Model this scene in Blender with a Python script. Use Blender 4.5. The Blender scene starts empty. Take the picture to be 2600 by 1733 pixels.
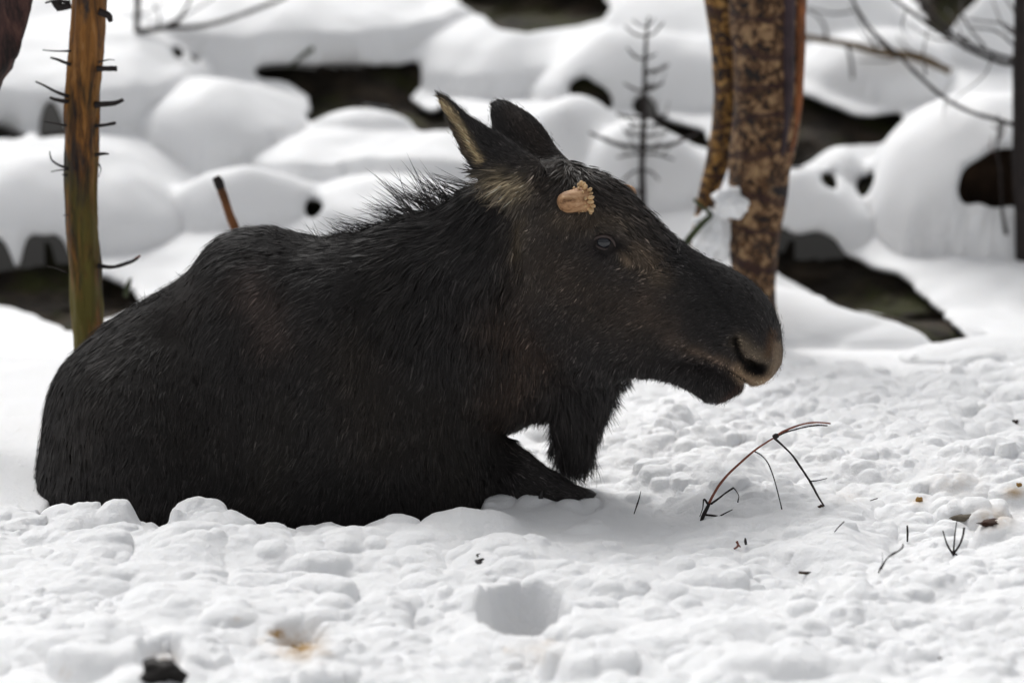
import bpy, bmesh, math, random
import numpy as np
from mathutils import Vector
random.seed(7); rng = np.random.default_rng(7)
SC = bpy.context.scene; COL = SC.collection

# ---------------------------------------------------------------- camera, light, exposure
TH = math.radians(12.0)
CAM = np.array([0.0, -9.8, 2.4535])
Fv = np.array([0, math.cos(TH), -math.sin(TH)]); Uv = np.array([0, math.sin(TH), math.cos(TH)]); Rv = np.array([1.0, 0, 0])
cd = bpy.data.cameras.new('camera'); cam = bpy.data.objects.new('camera', cd); COL.objects.link(cam)
cam.location = CAM; cam.rotation_euler = (math.pi/2 - TH, 0, 0)
cd.sensor_width = 36; cd.lens = 36/0.26; cd.clip_end = 500
cd.dof.use_dof = True; cd.dof.focus_distance = 9.75; cd.dof.aperture_fstop = 1.6
SC.camera = cam

SUN_EL, SUN_AZ = math.radians(50), math.radians(-24)
W = bpy.data.worlds.new('World'); SC.world = W; W.use_nodes = True
nt = W.node_tree; bg = nt.nodes['Background']
sky = nt.nodes.new('ShaderNodeTexSky'); sky.sky_type = 'NISHITA'; sky.sun_disc = False
sky.sun_elevation = SUN_EL; sky.sun_rotation = SUN_AZ; sky.dust_density = 4.0; sky.air_density = 1.0
hs = nt.nodes.new('ShaderNodeHueSaturation'); hs.inputs['Saturation'].default_value = 0.10
nt.links.new(sky.outputs[0], hs.inputs['Color']); nt.links.new(hs.outputs[0], bg.inputs['Color'])
bg.inputs['Strength'].default_value = 0.092
sl = bpy.data.lights.new('sun', 'SUN'); sl.energy = 1.1; sl.angle = math.radians(32); sl.color = (1, .985, .96)
so = bpy.data.objects.new('sun', sl); COL.objects.link(so)
sdir = Vector((math.sin(SUN_AZ)*math.cos(SUN_EL), math.cos(SUN_AZ)*math.cos(SUN_EL), math.sin(SUN_EL)))
so.rotation_euler = sdir.to_track_quat('Z', 'Y').to_euler()
SC.view_settings.view_transform = 'Standard'; SC.view_settings.look = 'None'
SC.view_settings.gamma = 1; SC.view_settings.exposure = 0.56; SC.view_settings.use_curve_mapping = False
SC.render.engine = 'CYCLES'; SC.cycles.max_bounces = 6; SC.cycles.diffuse_bounces = 4

# ---------------------------------------------------------------- helpers
VS = 2600/2352.0                                   # one of my measuring units -> one photograph pixel
def at(sx, sy, Y):
    """the place in the world, at depth Y, that the photograph shows at (sx, sy)"""
    sx = np.asarray(sx, float); sy = np.asarray(sy, float); Y = np.asarray(Y, float)
    a = (sx-1300)*1e-4; b = -(sy-866.5)*1e-4
    d = Fv + a[..., None]*Rv + b[..., None]*Uv
    t = (Y-CAM[1])/d[..., 1]
    return CAM + t[..., None]*d
def proj(P):
    v = P - CAM; f = v @ Fv
    return np.stack([1300 + (v@Rv)/f*1e4, 866.5 - (v@Uv)/f*1e4], -1)

def hash3(i, j, k, s):
    n = (i*374761393 + j*668265263 + k*2147483647 + s*974634777) & 0xffffffff
    n = ((n ^ (n >> 13))*1274126177) & 0xffffffff
    n = ((n ^ (n >> 16))*2246822519) & 0xffffffff
    return ((n ^ (n >> 15)) & 0xffffff)/float(0xffffff)
def vnoise(P, s=0):
    """value noise, -1..1, P (...,2|3)"""
    P = np.asarray(P, float)
    if P.shape[-1] == 2: P = np.concatenate([P, np.zeros(P.shape[:-1]+(1,))], -1)
    I = np.floor(P).astype(np.int64); f = P-I; f = f*f*(3-2*f); r = 0
    for a in (0, 1):
        for b in (0, 1):
            for c in (0, 1):
                w = (f[..., 0] if a else 1-f[..., 0])*(f[..., 1] if b else 1-f[..., 1])*(f[..., 2] if c else 1-f[..., 2])
                r = r + w*hash3(I[..., 0]+a, I[..., 1]+b, I[..., 2]+c, s)
    return 2*r-1
def fbm(P, o=4, s=0):
    r = 0; a = 1; P = np.asarray(P, float)
    for k in range(o): r = r + a*vnoise(P*2**k, s+k); a *= .5
    return r/2
def sstep(a, b, x):
    t = np.clip((x-a)/(b-a), 0, 1); return t*t*(3-2*t)

def tag(o, label=None, cat=None, group=None, kind=None):
    if label: o['label'] = label
    if cat: o['category'] = cat
    if group: o['group'] = group
    if kind: o['kind'] = kind
    return o
def empty(name, loc): 
    o = bpy.data.objects.new(name, None); o.location = loc; COL.objects.link(o); o.empty_display_size = .05
    return o
def link(name, me, mat=None, parent=None, smooth=True):
    if mat is not None and not me.materials: me.materials.append(mat)
    if smooth: me.polygons.foreach_set('use_smooth', np.ones(len(me.polygons), bool))
    o = bpy.data.objects.new(name, me); COL.objects.link(o)
    if parent is not None:
        o.parent = parent; o.matrix_parent_inverse = __import__('mathutils').Matrix.Translation(parent.location).inverted()
    return o
def mesh(name, V, F):
    me = bpy.data.meshes.new(name)
    if isinstance(F, np.ndarray):
        if F.shape[1] == 4 and len(F) < len(V): u_, iv = np.unique(F, return_inverse=True); V = V[u_]; F = iv.reshape(F.shape)
        n, k = F.shape
        me.vertices.add(len(V)); me.vertices.foreach_set('co', np.ascontiguousarray(V, np.float32).ravel())
        me.loops.add(n*k); me.loops.foreach_set('vertex_index', F.astype(np.int32).ravel())
        me.polygons.add(n); me.polygons.foreach_set('loop_start', np.arange(0, n*k, k, dtype=np.int32))
        me.update(calc_edges=True); me.validate()
    else:
        me.from_pydata([tuple(v) for v in V], [], F); me.update()
    return me
def crom(P, n):
    """catmull-rom through rows of P, n steps per span"""
    P = np.asarray(P, float); Q = np.vstack([2*P[0]-P[1], P, 2*P[-1]-P[-2]]); out = []
    for i in range(len(P)-1):
        a, b, c, d = Q[i:i+4]
        for t in np.linspace(0, 1, n, endpoint=False):
            out.append(.5*((2*b)+(c-a)*t+(2*a-5*b+4*c-d)*t*t+(-a+3*b-3*c+d)*t**3))
    out.append(P[-1]); return np.array(out)
def lin(P, n):
    P = np.asarray(P, float); u = np.linspace(0, len(P)-1, n); i = np.minimum(u.astype(int), len(P)-2); f = (u-i)[:, None]
    return P[i]*(1-f)+P[i+1]*f
def rings_faces(m, n, off=0, caps=True):
    F = []
    for i in range(m-1):
        for j in range(n):
            F.append((off+i*n+j, off+i*n+(j+1) % n, off+(i+1)*n+(j+1) % n, off+(i+1)*n+j))
    if caps:
        F.append(tuple(off+j for j in range(n))[::-1]); F.append(tuple(off+(m-1)*n+j for j in range(n)))
    return F
def tube_geo(pts, rad, n=8, step=5, rough=0, sc=20, seed=0, smooth=True, flat=1.0):
    D = np.column_stack([pts, rad]); D = crom(D, step) if (smooth and len(pts) > 2) else lin(D, (len(pts)-1)*step+1)
    P = D[:, :3]; R = np.abs(D[:, 3]); T = np.gradient(P, axis=0); T /= np.linalg.norm(T, axis=1)[:, None]+1e-9
    up = np.array([0, 1.0, 0]) if abs(T[0][1]) < .8 else np.array([1.0, 0, 0]); V = []
    N = up - T[0]*(up@T[0]); N /= np.linalg.norm(N)
    a = np.linspace(0, 2*math.pi, n, endpoint=False)
    for i in range(len(P)):
        N = N - T[i]*(N@T[i]); N /= np.linalg.norm(N); B = np.cross(T[i], N)
        rr = np.full(n, R[i])
        ring = P[i] + (np.cos(a)*rr)[:, None]*N*flat + (np.sin(a)*rr)[:, None]*B
        if rough: ring = P[i] + (ring-P[i])*(1+rough*fbm(ring*sc, 3, seed))[:, None]
        V.append(ring)
    return np.vstack(V), rings_faces(len(P), n)
def tube(name, pts, rad, mat, parent=None, **k):
    V, F = tube_geo(np.asarray(pts, float), rad, **k)
    return link(name, mesh(name, V, F), mat, parent)
def join_geo(L):
    V = []; F = []; o = 0
    for v, f in L:
        V.append(v); F += [tuple(i+o for i in q) for q in f]; o += len(v)
    return np.vstack(V), F
def px(L, Y, k=1.0):
    """list of photo points -> world points at depth Y (scalar or per point)"""
    L = np.asarray(L, float); Y = np.broadcast_to(np.asarray(Y, float), (len(L),))
    return at(L[:, 0]*k, L[:, 1]*k, Y)
def inpoly(P, poly):
    x, y = P[..., 0], P[..., 1]; r = np.zeros(x.shape, bool); poly = np.asarray(poly, float); j = len(poly)-1
    for i in range(len(poly)):
        xi, yi = poly[i]; xj, yj = poly[j]
        c = ((yi > y) != (yj > y)) & (x < (xj-xi)*(y-yi)/((yj-yi) or 1e-9)+xi); r ^= c; j = i
    return r
def dpoly(P, poly, closed=False):
    poly = np.asarray(poly, float); d = np.full(P.shape[:-1], 1e9); n = len(poly)
    if n == 1: return np.linalg.norm(P-poly[0], axis=-1)
    for i in range(n if closed else n-1):
        a = poly[i]; b = poly[(i+1) % n]; ab = b-a; t = np.clip(((P-a)@ab)/(ab@ab+1e-9), 0, 1)
        d = np.minimum(d, np.linalg.norm(P-(a+t[..., None]*ab), axis=-1))
    return d

# ---------------------------------------------------------------- materials
def newmat(name, rough=.8, spec=.3):
    m = bpy.data.materials.new(name); m.use_nodes = True; b = m.node_tree.nodes['Principled BSDF']
    b.inputs['Roughness'].default_value = rough; b.inputs['Specular IOR Level'].default_value = spec
    return m, m.node_tree, b
def N(nt, t, **k):
    n = nt.nodes.new(t)
    for a, v in k.items():
        if a in ('scale', 'detail', 'rough', 'dist'):
            n.inputs[{'scale': 'Scale', 'detail': 'Detail', 'rough': 'Roughness', 'dist': 'Distortion'}[a]].default_value = v
        else: setattr(n, a, v)
    return n
def ramp(nt, fac, stops):
    r = N(nt, 'ShaderNodeValToRGB'); e = r.color_ramp.elements
    while len(e) < len(stops): e.new(.5)
    for q, (p, c) in zip(e, stops): q.position = p; q.color = tuple(c)+(1,) if len(c) == 3 else c
    nt.links.new(fac, r.inputs[0]); return r.outputs[0]
def coords(nt, scale=(1, 1, 1), kind='Object'):
    c = N(nt, 'ShaderNodeTexCoord'); m = N(nt, 'ShaderNodeMapping'); m.inputs['Scale'].default_value = scale
    nt.links.new(c.outputs[kind], m.inputs[0]); return m.outputs[0]
def noise(nt, vec, scale, detail=4, rough=.6, dist=0):
    n = N(nt, 'ShaderNodeTexNoise', scale=scale, detail=detail, rough=rough, dist=dist); nt.links.new(vec, n.inputs['Vector']); return n.outputs['Fac']
def mix(nt, f, a, b, mode='MIX'):
    m = N(nt, 'ShaderNodeMix', data_type='RGBA', blend_type=mode)
    for s, v in ((m.inputs[0], f), (m.inputs[6], a), (m.inputs[7], b)):
        if isinstance(v, (int, float)): s.default_value = v
        elif isinstance(v, tuple): s.default_value = v+(1,)
        else: nt.links.new(v, s)
    return m.outputs[2]
def bump(nt, b, h, strength=.5, dist=.01):
    n = N(nt, 'ShaderNodeBump'); n.inputs['Strength'].default_value = strength; n.inputs['Distance'].default_value = dist
    nt.links.new(h, n.inputs['Height']); nt.links.new(n.outputs[0], b.inputs['Normal'])

def snow_mat(name, fine=1.0, stain=True):
    m, t, b = newmat(name, .55, .25)
    v = coords(t)
    b.inputs['Base Color'].default_value = (.90, .905, .915, 1)
    if stain:
        a = N(t, 'ShaderNodeAttribute'); a.attribute_name = 'stain'
        n1 = noise(t, v, 28, 5, .65)
        f = N(t, 'ShaderNodeMath', operation='MULTIPLY'); t.links.new(a.outputs['Fac'], f.inputs[0])
        t.links.new(ramp(t, n1, [(.36, (.1, .1, .1)), (.55, (1, 1, 1))]), f.inputs[1])
        c = mix(t, f.outputs[0], (.90, .905, .915), (.42, .25, .075))
        t.links.new(c, b.inputs['Base Color'])
    b.inputs['Subsurface Weight'].default_value = .12
    b.inputs['Subsurface Radius'].default_value = (.03, .034, .04); b.inputs['Subsurface Scale'].default_value = .6
    h1 = noise(t, v, 42, 8, .68, .3); h2 = noise(t, v, 260, 4, .65)
    ad = N(t, 'ShaderNodeMath', operation='MULTIPLY_ADD'); t.links.new(h2, ad.inputs[0]); ad.inputs[1].default_value = .35; t.links.new(h1, ad.inputs[2])
    bump(t, b, ad.outputs[0], .55*fine, .016)
    return m
M_SNOW = snow_mat('snow_clumped', 1.0); M_SNOWB = snow_mat('snow_smooth', .35, False)
def rock_mat():
    m, t, b = newmat('dark_rock', .85, .25); v = coords(t)
    c = ramp(t, noise(t, v, 7, 8, .7), [(.3, (.010, .008, .006)), (.47, (.030, .024, .018)), (.6, (.060, .044, .030)), (.75, (.11, .085, .06))])
    g = ramp(t, noise(t, v, 3.2, 5, .7), [(.47, (0, 0, 0)), (.6, (.8, .8, .8))])
    c = mix(t, g, c, (.045, .050, .010)); t.links.new(c, b.inputs['Base Color'])
    bump(t, b, noise(t, v, 22, 8, .7), .8, .03); return m
M_ROCK = rock_mat()
def rootmat():
    m, t, b = newmat('brown_rotten_wood', .9, .2); v = coords(t)
    c = ramp(t, noise(t, v, 12, 8, .7), [(.3, (.012, .008, .006)), (.55, (.05, .03, .018)), (.75, (.10, .055, .03))])
    t.links.new(c, b.inputs['Base Color']); bump(t, b, noise(t, v, 30, 8, .7), 1, .03); return m
M_ROT = rootmat()
def pine_bark():
    m, t, b = newmat('pine_bark', .75, .35)
    v = coords(t, (1, 1, .13)); vo = coords(t)
    dk = ramp(t, noise(t, v, 26, 8, .68, .6), [(.40, (.012, .010, .010)), (.48, (.12, .052, .014)), (.57, (.30, .125, .025)), (.72, (.48, .28, .12))])
    gr = ramp(t, noise(t, coords(t, (1, 1, .35)), 9, 5, .65), [(.53, (0, 0, 0)), (.62, (1, 1, 1))])
    c = mix(t, gr, dk, (.030, .026, .026))
    s = N(t, 'ShaderNodeSeparateXYZ'); t.links.new(vo, s.inputs[0])
    low = N(t, 'ShaderNodeMapRange'); t.links.new(s.outputs['Z'], low.inputs[0]); low.inputs[1].default_value = 1.0; low.inputs[2].default_value = .45
    gn = ramp(t, noise(t, coords(t, (1, 1, .3)), 14, 4, .6), [(.42, (0, 0, 0)), (.58, (1, 1, 1))])
    f = N(t, 'ShaderNodeMath', operation='MULTIPLY'); t.links.new(low.outputs[0], f.inputs[0]); t.links.new(gn, f.inputs[1])
    c = mix(t, f.outputs[0], c, (.14, .115, .020)); t.links.new(c, b.inputs['Base Color'])
    bump(t, b, noise(t, v, 34, 8, .7, .5), 1, .02); return m
M_PINE = pine_bark()
def red_bark():
    m, t, b = newmat('reddish_flaking_bark', .75, .3); v = coords(t, (1, 1, .25))
    c = ramp(t, noise(t, v, 24, 8, .7, .6), [(.38, (.012, .008, .008)), (.52, (.075, .035, .03)), (.64, (.15, .075, .055)), (.8, (.30, .16, .11))])
    t.links.new(c, b.inputs['Base Color']); bump(t, b, noise(t, v, 30, 8, .7), 1, .02); return m
M_RED = red_bark()
def birch_bark(name, dark):
    m, t, b = newmat(name, .7, .35); v = coords(t, (1, 1, .8))
    c = ramp(t, noise(t, v, 34, 8, .75, .5), [(.42, (.010, .008, .008)), (.49+dark*.02, (.12, .05, .014)), (.55+dark*.03, (.55, .28, .06) if not dark else (.42, .25, .13)), (.70, (.62, .42, .20))])
    blot = ramp(t, noise(t, coords(t, (1, 1, 1.3)), 6.5, 8, .75, .8), [(.58-dark*.07, (0, 0, 0)), (.64-dark*.03, (1, 1, 1))])
    c = mix(t, blot, c, (.024, .018, .019))
    s = N(t, 'ShaderNodeSeparateXYZ'); t.links.new(coords(t), s.inputs[0])
    li = N(t, 'ShaderNodeTexWave', wave_type='BANDS', bands_direction='Z', scale=3.0, detail=4, dist=6.0); t.links.new(coords(t), li.inputs[0])
    ln = ramp(t, li.outputs['Fac'], [(.90, (0, 0, 0)), (.96, (.8, .8, .8))])
    c = mix(t, ln, c, (.05, .018, .014)); t.links.new(c, b.inputs['Base Color'])
    bump(t, b, noise(t, coords(t, (1, 1, .35)), 30, 8, .75), 1, .04); return m
M_BIRCH = birch_bark('birch_bark_orange', 0); M_BIRCHD = birch_bark('birch_bark_blotched', .55)
def plain(name, c, rough=.7, spec=.3, var=.5, sc=30):
    m, t, b = newmat(name, rough, spec); v = coords(t)
    t.links.new(ramp(t, noise(t, v, sc, 5), [(.3, tuple(x*(1-var) for x in c)), (.7, tuple(min(1, x*(1+var)) for x in c))]), b.inputs['Base Color']); return m
M_TWIG = plain('dark_twig', (.018, .013, .012)); M_REDT = plain('red_twig', (.16, .035, .012), .45, .5, .4)
M_LEAD = plain('orange_brown_wood', (.16, .06, .018), .6, .3, .6, 18); M_OLIVE = plain('olive_branch', (.10, .06, .02), .8, .3, .5, 14)
M_MOSS = plain('mossy_stick', (.03, .04, .012)); M_DEB = plain('bark_debris', (.035, .016, .009), .8, .3, .7)
M_LEAFB = plain('tan_leaf', (.30, .17, .05), .8, .3, .4)

# ---------------------------------------------------------------- the ground: one height function
def base_z(X, Y):
    r = np.maximum(Y-2.1, 0)
    z = .36*(np.sqrt(r*r+.10)-.3162)*np.where(Y > 2.1, 1, 0)
    z = z + (.05*vnoise(np.stack([X*.7, Y*.7], -1), 3)+.06*vnoise(np.stack([X*2.1, Y*2.1], -1), 4)) * sstep(1.5, 2.8, Y)
    return np.minimum(z, 9 + 0*z)
def ray_base(sx, sy, fn):
    lo, hi = 6.0, 60.0; d = Fv + (sx-1300)*1e-4*Rv - (sy-866.5)*1e-4*Uv
    ts = np.linspace(7, 40, 2400); P = CAM + ts[:, None]*d; below = P[:, 2] < fn(P[:, 0], P[:, 1])
    i = int(np.argmax(below)) if below.any() else len(ts)-1
    return P[i]
# snow-covered mounds and boulders: centre x, half width, top row, foot row (all in measuring units), stretch in depth
MOUNDS = [(150, 360, 62, 310, 1.0), (640, 460, -40, 175, .8), (1150, 300, 40, 220, .8), (1500, 260, 60, 260, .9),
          (500, 225, 176, 372, .8), (850, 125, 243, 335, .8), (60, 395, 316, 590, .8), (560, 180, 372, 545, .7), (880, 260, 306, 440, .8),
          (910, 200, 420, 560, .8), (1330, 190, 212, 440, .8), (1500, 170, 285, 500, .9), (1980, 200, 60, 230, .8), (2330, 330, 205, 560, .9),
          (1935, 120, 318, 440, .9), (1800, 250, 385, 580, .8), (1700, 400, 655, 800, .5), (2020, 240, 735, 800, .5), (2330, 260, 776, 850, .5),
          (-250, 330, 120, 420, 1), (2700, 330, 120, 560, 1), (2280, 210, -60, 150, .8), (1900, 190, -80, 120, .8)]
mounds = []
def zb(X, Y):
    z = base_z(X, Y); X0 = X; Q_ = np.stack([np.asarray(X)*2.3, np.asarray(Y)*2.3], -1); far = sstep(1.9, 2.6, np.asarray(Y)); X = X+.09*vnoise(Q_, 14)*far; Y = Y+.09*vnoise(Q_, 15)*far
    for (cx, cy, rx, ry, h, b) in mounds:
        q = 1-((X-cx)/rx)**2-((Y-cy)/ry)**2
        cap = b + h*np.maximum(q, 0)**.72 - np.where(q <= 0, .6*h+1.2*(-q)*h+.25*np.minimum(-q, 60), 0)
        k = .12; hh = np.clip(.5+.5*(cap-z)/k, 0, 1); z = z*(1-hh)+cap*hh+k*hh*(1-hh)
    return z
for (cx, hw, yt, yb, dp) in sorted(MOUNDS, key=lambda m: -m[3]):
    p = ray_base(cx*VS, yb*VS, base_z); dist = (p-CAM)@Fv; rx = hw*VS*1e-4*dist; ry = rx*dp
    cy = p[1]+ry*.9; top = at(cx*VS, yt*VS, cy); b = float(base_z(np.array([p[0]]), np.array([cy]))[0]) - .05
    h = top[2]-b
    if h > .03: mounds.append((top[0], cy, rx*1.03, ry, h, b))

RIDGE = np.array([(-600, 1140), (0, 1160), (70, 1165), (90, 1187), (120, 1180), (165, 1160), (230, 1172), (290, 1158), (320, 1197), (400, 1205), (430, 1175), (480, 1165), (520, 1185), (560, 1212),
                  (620, 1230), (690, 1236), (760, 1218), (800, 1222), (840, 1203), (900, 1197), (960, 1222), (1000, 1185), (1060, 1150), (1110, 1150), (1170, 1135), (1240, 1160), (1400, 1150), (3000, 1150)])*VS
RX = at(RIDGE[:, 0], RIDGE[:, 1], -.42)
STAINS = [((690, 1487), 50, 1.0), ((636, 1455), 18, 1.3), ((600, 1470), 12, .7), ((540, 1422), 12, .5), ((740, 1500), 26, .4), ((1230, 1500), 50, .25), ((1260, 1475), 14, .5),
          ((1165, 1492), 12, .6), ((2330, 1130), 22, .8), ((2105, 1150), 16, .5), ((2280, 1190), 45, .5), ((1945, 1140), 30, .18), ((375, 1515), 30, .5), ((150, 1545), 18, .3), ((2200, 1110), 60, .2)]

def ground_z(X, Y, near=False):
    z = zb(X, Y)
    return z
# near field: height grid with clods
def near_grid():
    xs = np.arange(-1.62, 1.621, .0052); ys = np.concatenate([np.arange(-2.6, -1.75, .014), np.arange(-1.75, -.6, .0062), np.arange(-.6, 1.525, .0075)])
    X, Y = np.meshgrid(xs, ys); Z = zb(X, Y)
    S = proj(np.stack([X, Y, Z], -1))
    # where the snow is broken up
    msk = np.maximum(sstep(.75, .25, Y+.0*X)*0+1, 0)
    left = sstep(-.30, -.48, Y); right = sstep(1.5, 1.05, Y)
    f = sstep(-.2, .35, X); msk = left*(1-f)+right*f
    msk = np.clip(msk*(.75+.5*fbm(np.stack([X*1.3, Y*1.0], -1), 3, 11)), 0, 1)
    Z = Z + .05*fbm(np.stack([X*1.6, Y*1.2], -1), 3, 5)*msk - .018*(1-msk)*0
    # bank pushed up against the animal's flank
    rz = np.interp(X, RX[:, 0], RX[:, 2]); bank = np.exp(-((Y+.45)/.09)**2)*sstep(.02, -.06, X-.0)
    bank = np.exp(-((Y+.46)/.10)**2)*(1-sstep(-.08, .05, X))
    Z = Z*(1-bank)+(rz-.012)*bank
    # footprints and hollows: photo x, y(rim top), radii, depth
    hollows = [(1203, 1420, .105, .24, .25), (690, 1480, .07, .13, .05), (372, 1552, .06, .16, .10), (1345, 1150, .05, .12, .03), (2130, 1260, .10, .25, .035), (810, 1395, .05, .12, .03), (1010, 1440, .10, .2, .03), (1760, 1330, .12, .2, .03)]
    XM = sstep(-1.185, -1.13, X)*(1-sstep(-.11, -.05, X)); FP = sstep(-.47, -.41, Y)*sstep(.5, .35, Y)*XM
    def blob_layer(Z, n, r0, r1, sink, mp, seed, hgt=.75):
        g = np.random.default_rng(seed); dx = xs[1]-xs[0]
        R = r0*(r1/r0)**(g.random(n)**1.6); bx = g.uniform(xs[0], xs[-1], n); by = g.uniform(ys[0], ys[-1], n)
        o = np.argsort(-R)
        for i in o:
            r = R[i]; ix = np.searchsorted(xs, bx[i]); iy = np.searchsorted(ys, by[i])
            if ix >= len(xs) or iy >= len(ys): continue
            m = msk[iy, ix]
            if g.random() > m*mp+.02: continue
            ax = r*g.uniform(.8, 1.35); ay = r*g.uniform(.7, 1.1)
            i0 = max(0, np.searchsorted(xs, bx[i]-ax)); i1 = np.searchsorted(xs, bx[i]+ax); j0 = np.searchsorted(ys, by[i]-ay); j1 = np.searchsorted(ys, by[i]+ay)
            if i1-i0 < 2 or j1-j0 < 2: continue
            xx = X[j0:j1, i0:i1]; yy = Y[j0:j1, i0:i1]
            wob = 1+.35*vnoise(np.stack([xx/r*1.1+i*7.3, yy/r*1.1], -1), seed)
            q = 1-(((xx-bx[i])/ax)**2+((yy-by[i])/ay)**2)*wob
            tilt = g.uniform(-.25, .25)*(xx-bx[i])+g.uniform(-.2, .3)*(yy-by[i])
            cap = Z[iy, ix] - sink*r + r*hgt*np.sqrt(np.maximum(q, 0)) + tilt
            w = Z[j0:j1, i0:i1]; np.copyto(w, np.where(q > 0, np.maximum(w, cap), w))
        return Z
    P2 = np.stack([X, Y], -1)
    lc = dpoly(P2, [(-.02, -.16), (.24, -.18)]); lc2 = dpoly(P2, [(-.02, -.42), (.26, -.42)]); clr = np.maximum(np.exp(-(lc/.15)**4), np.exp(-(lc2/.2)**4)); msk = msk*(1-.8*clr)
    wp = P2 + .05*np.stack([vnoise(P2*6, 71), vnoise(P2*6, 72)], -1)
    puff = lambda f, sd: np.abs(vnoise(wp*f+.02*vnoise(P2*f*2, sd+1)[..., None], sd))
    Z = Z + msk*(.075*puff(4.0, 73) + .05*fbm(P2*2.6, 2, 74))
    Z = blob_layer(Z, 260, .05, .14, .38, .9, 21, .54)
    for (vx, vy, ax, ay, dp) in hollows:
        p = ray_base(vx*VS, vy*VS, lambda a, b: zb(a, b)); q = ((X-p[0])/ax)**2+((Y-p[1])/ay)**2
        q = q*(1+.22*vnoise(np.stack([X*7, Y*5], -1), 31)+.22*fbm(np.stack([X*24, Y*16], -1), 3, 33)); Z = Z - dp*sstep(1.25, .35, q)
        if dp > .15: msk = msk*(1-.9*sstep(1.35, .8, q))
    Z = blob_layer(Z, 900, .03, .08, .40, .8, 22, .62)
    clus = sstep(-.25, .5, vnoise(P2*4, 75)); m0 = msk; msk = msk*clus
    Z = blob_layer(Z, 4200, .009, .030, .38, .8, 23, .72); Z = blob_layer(Z, 9000, .006, .014, .3, .9, 24, .9); msk = m0
    Z = Z + msk*(.024*puff(10, 76) + .008*puff(26, 77))
    def blur(Z):
        Q = np.pad(Z, 1, mode='edge'); Q = (Q[:, :-2]+2*Q[:, 1:-1]+Q[:, 2:])/4; return (Q[:-2]+2*Q[1:-1]+Q[2:])/4
    B_ = blur(blur(blur(blur(Z)))); gy, gx = np.gradient(B_); stp = sstep(.006, .014, np.hypot(gx, gy)); Z = Z*(1-stp)+B_*stp
    Z = Z*(1-FP)+(-.16)*FP
    # room for the folded foreleg and the beard
    lg = at(np.array([1330., 1400, 1470]), np.array([1262., 1268, 1262]), np.full(3, -.14)); 
    d = dpoly(P2, lg[:, :2]); k = np.exp(-(d/.085)**2); zt = np.interp(X, lg[:, 0], lg[:, 2]); Z = Z*(1-k)+(zt+.022*puff(13, 78)+.006*puff(30, 79)-.002)*k
    Z = Z + msk*(.010*fbm(P2*20, 4, 40)+.005*fbm(P2*50, 3, 41)) + .0016*fbm(P2*110, 2, 43)*msk + .004*fbm(P2*9, 3, 44)
    return xs, ys, X, Y, Z
xs, ys, GX, GY, GZ = near_grid()
def near_z(x, y):
    i = np.clip(np.searchsorted(xs, x)-1, 0, len(xs)-2); j = np.clip(np.searchsorted(ys, y)-1, 0, len(ys)-2)
    u = (x-xs[i])/(xs[i+1]-xs[i]); v = (y-ys[j])/(ys[j+1]-ys[j])
    return (GZ[j, i]*(1-u)+GZ[j, i+1]*u)*(1-v)+(GZ[j+1, i]*(1-u)+GZ[j+1, i+1]*u)*v
def gfull(x, y):
    x = np.asarray(x, float); y = np.asarray(y, float)
    ins = (x > xs[0]) & (x < xs[-1]) & (y > ys[0]) & (y < ys[-1])
    return np.where(ins, near_z(x, y), zb(x, y))
def hit(sx, sy): return ray_base(sx, sy, gfull)

def grid_mesh(name, xs, ys, Z, X=None, Y=None):
    if X is None: X, Y = np.meshgrid(xs, ys)
    V = np.stack([X, Y, Z], -1).reshape(-1, 3); nx = len(xs); j, i = np.meshgrid(np.arange(len(ys)-1), np.arange(nx-1), indexing='ij')
    a = (j*nx+i).ravel(); F = np.stack([a, a+1, a+nx+1, a+nx], 1); return V, F
V, F = grid_mesh('snow_ground', xs, ys, GZ)
def blur3(Z, k):
    for _ in range(k):
        Q = np.pad(Z, 1, mode='edge'); Q = (Q[:, :-2]+2*Q[:, 1:-1]+Q[:, 2:])/4; Z = (Q[:-2]+2*Q[1:-1]+Q[2:])/4
    return Z
B_ = blur3(GZ, 4); gx = np.gradient(B_, xs, axis=1); gy = np.gradient(B_, ys, axis=0); gm = np.hypot(gx, gy); kx = .013/np.maximum(gm, 1)
edge_ = 0
edge = (np.minimum.reduce([GX-xs[0], xs[-1]-GX, GY-ys[0], ys[-1]-GY]) > .06)*1.0
V[:, 0] -= (gx*kx*edge).ravel(); V[:, 1] -= (gy*kx*edge).ravel()
me = mesh('snow_ground', V, F); g = link('snow_ground', me, M_SNOW); tag(g, kind='structure')
S = proj(V); st = np.zeros(len(V))
for (c, r, s) in STAINS: st = np.maximum(st, s*np.exp(-(np.hypot((S[:, 0]-c[0]*VS), (S[:, 1]-c[1]*VS)*1.9)/(r*VS))**2))
at_ = me.attributes.new('stain', 'FLOAT', 'POINT'); at_.data.foreach_set('value', st.astype(np.float32))

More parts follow.
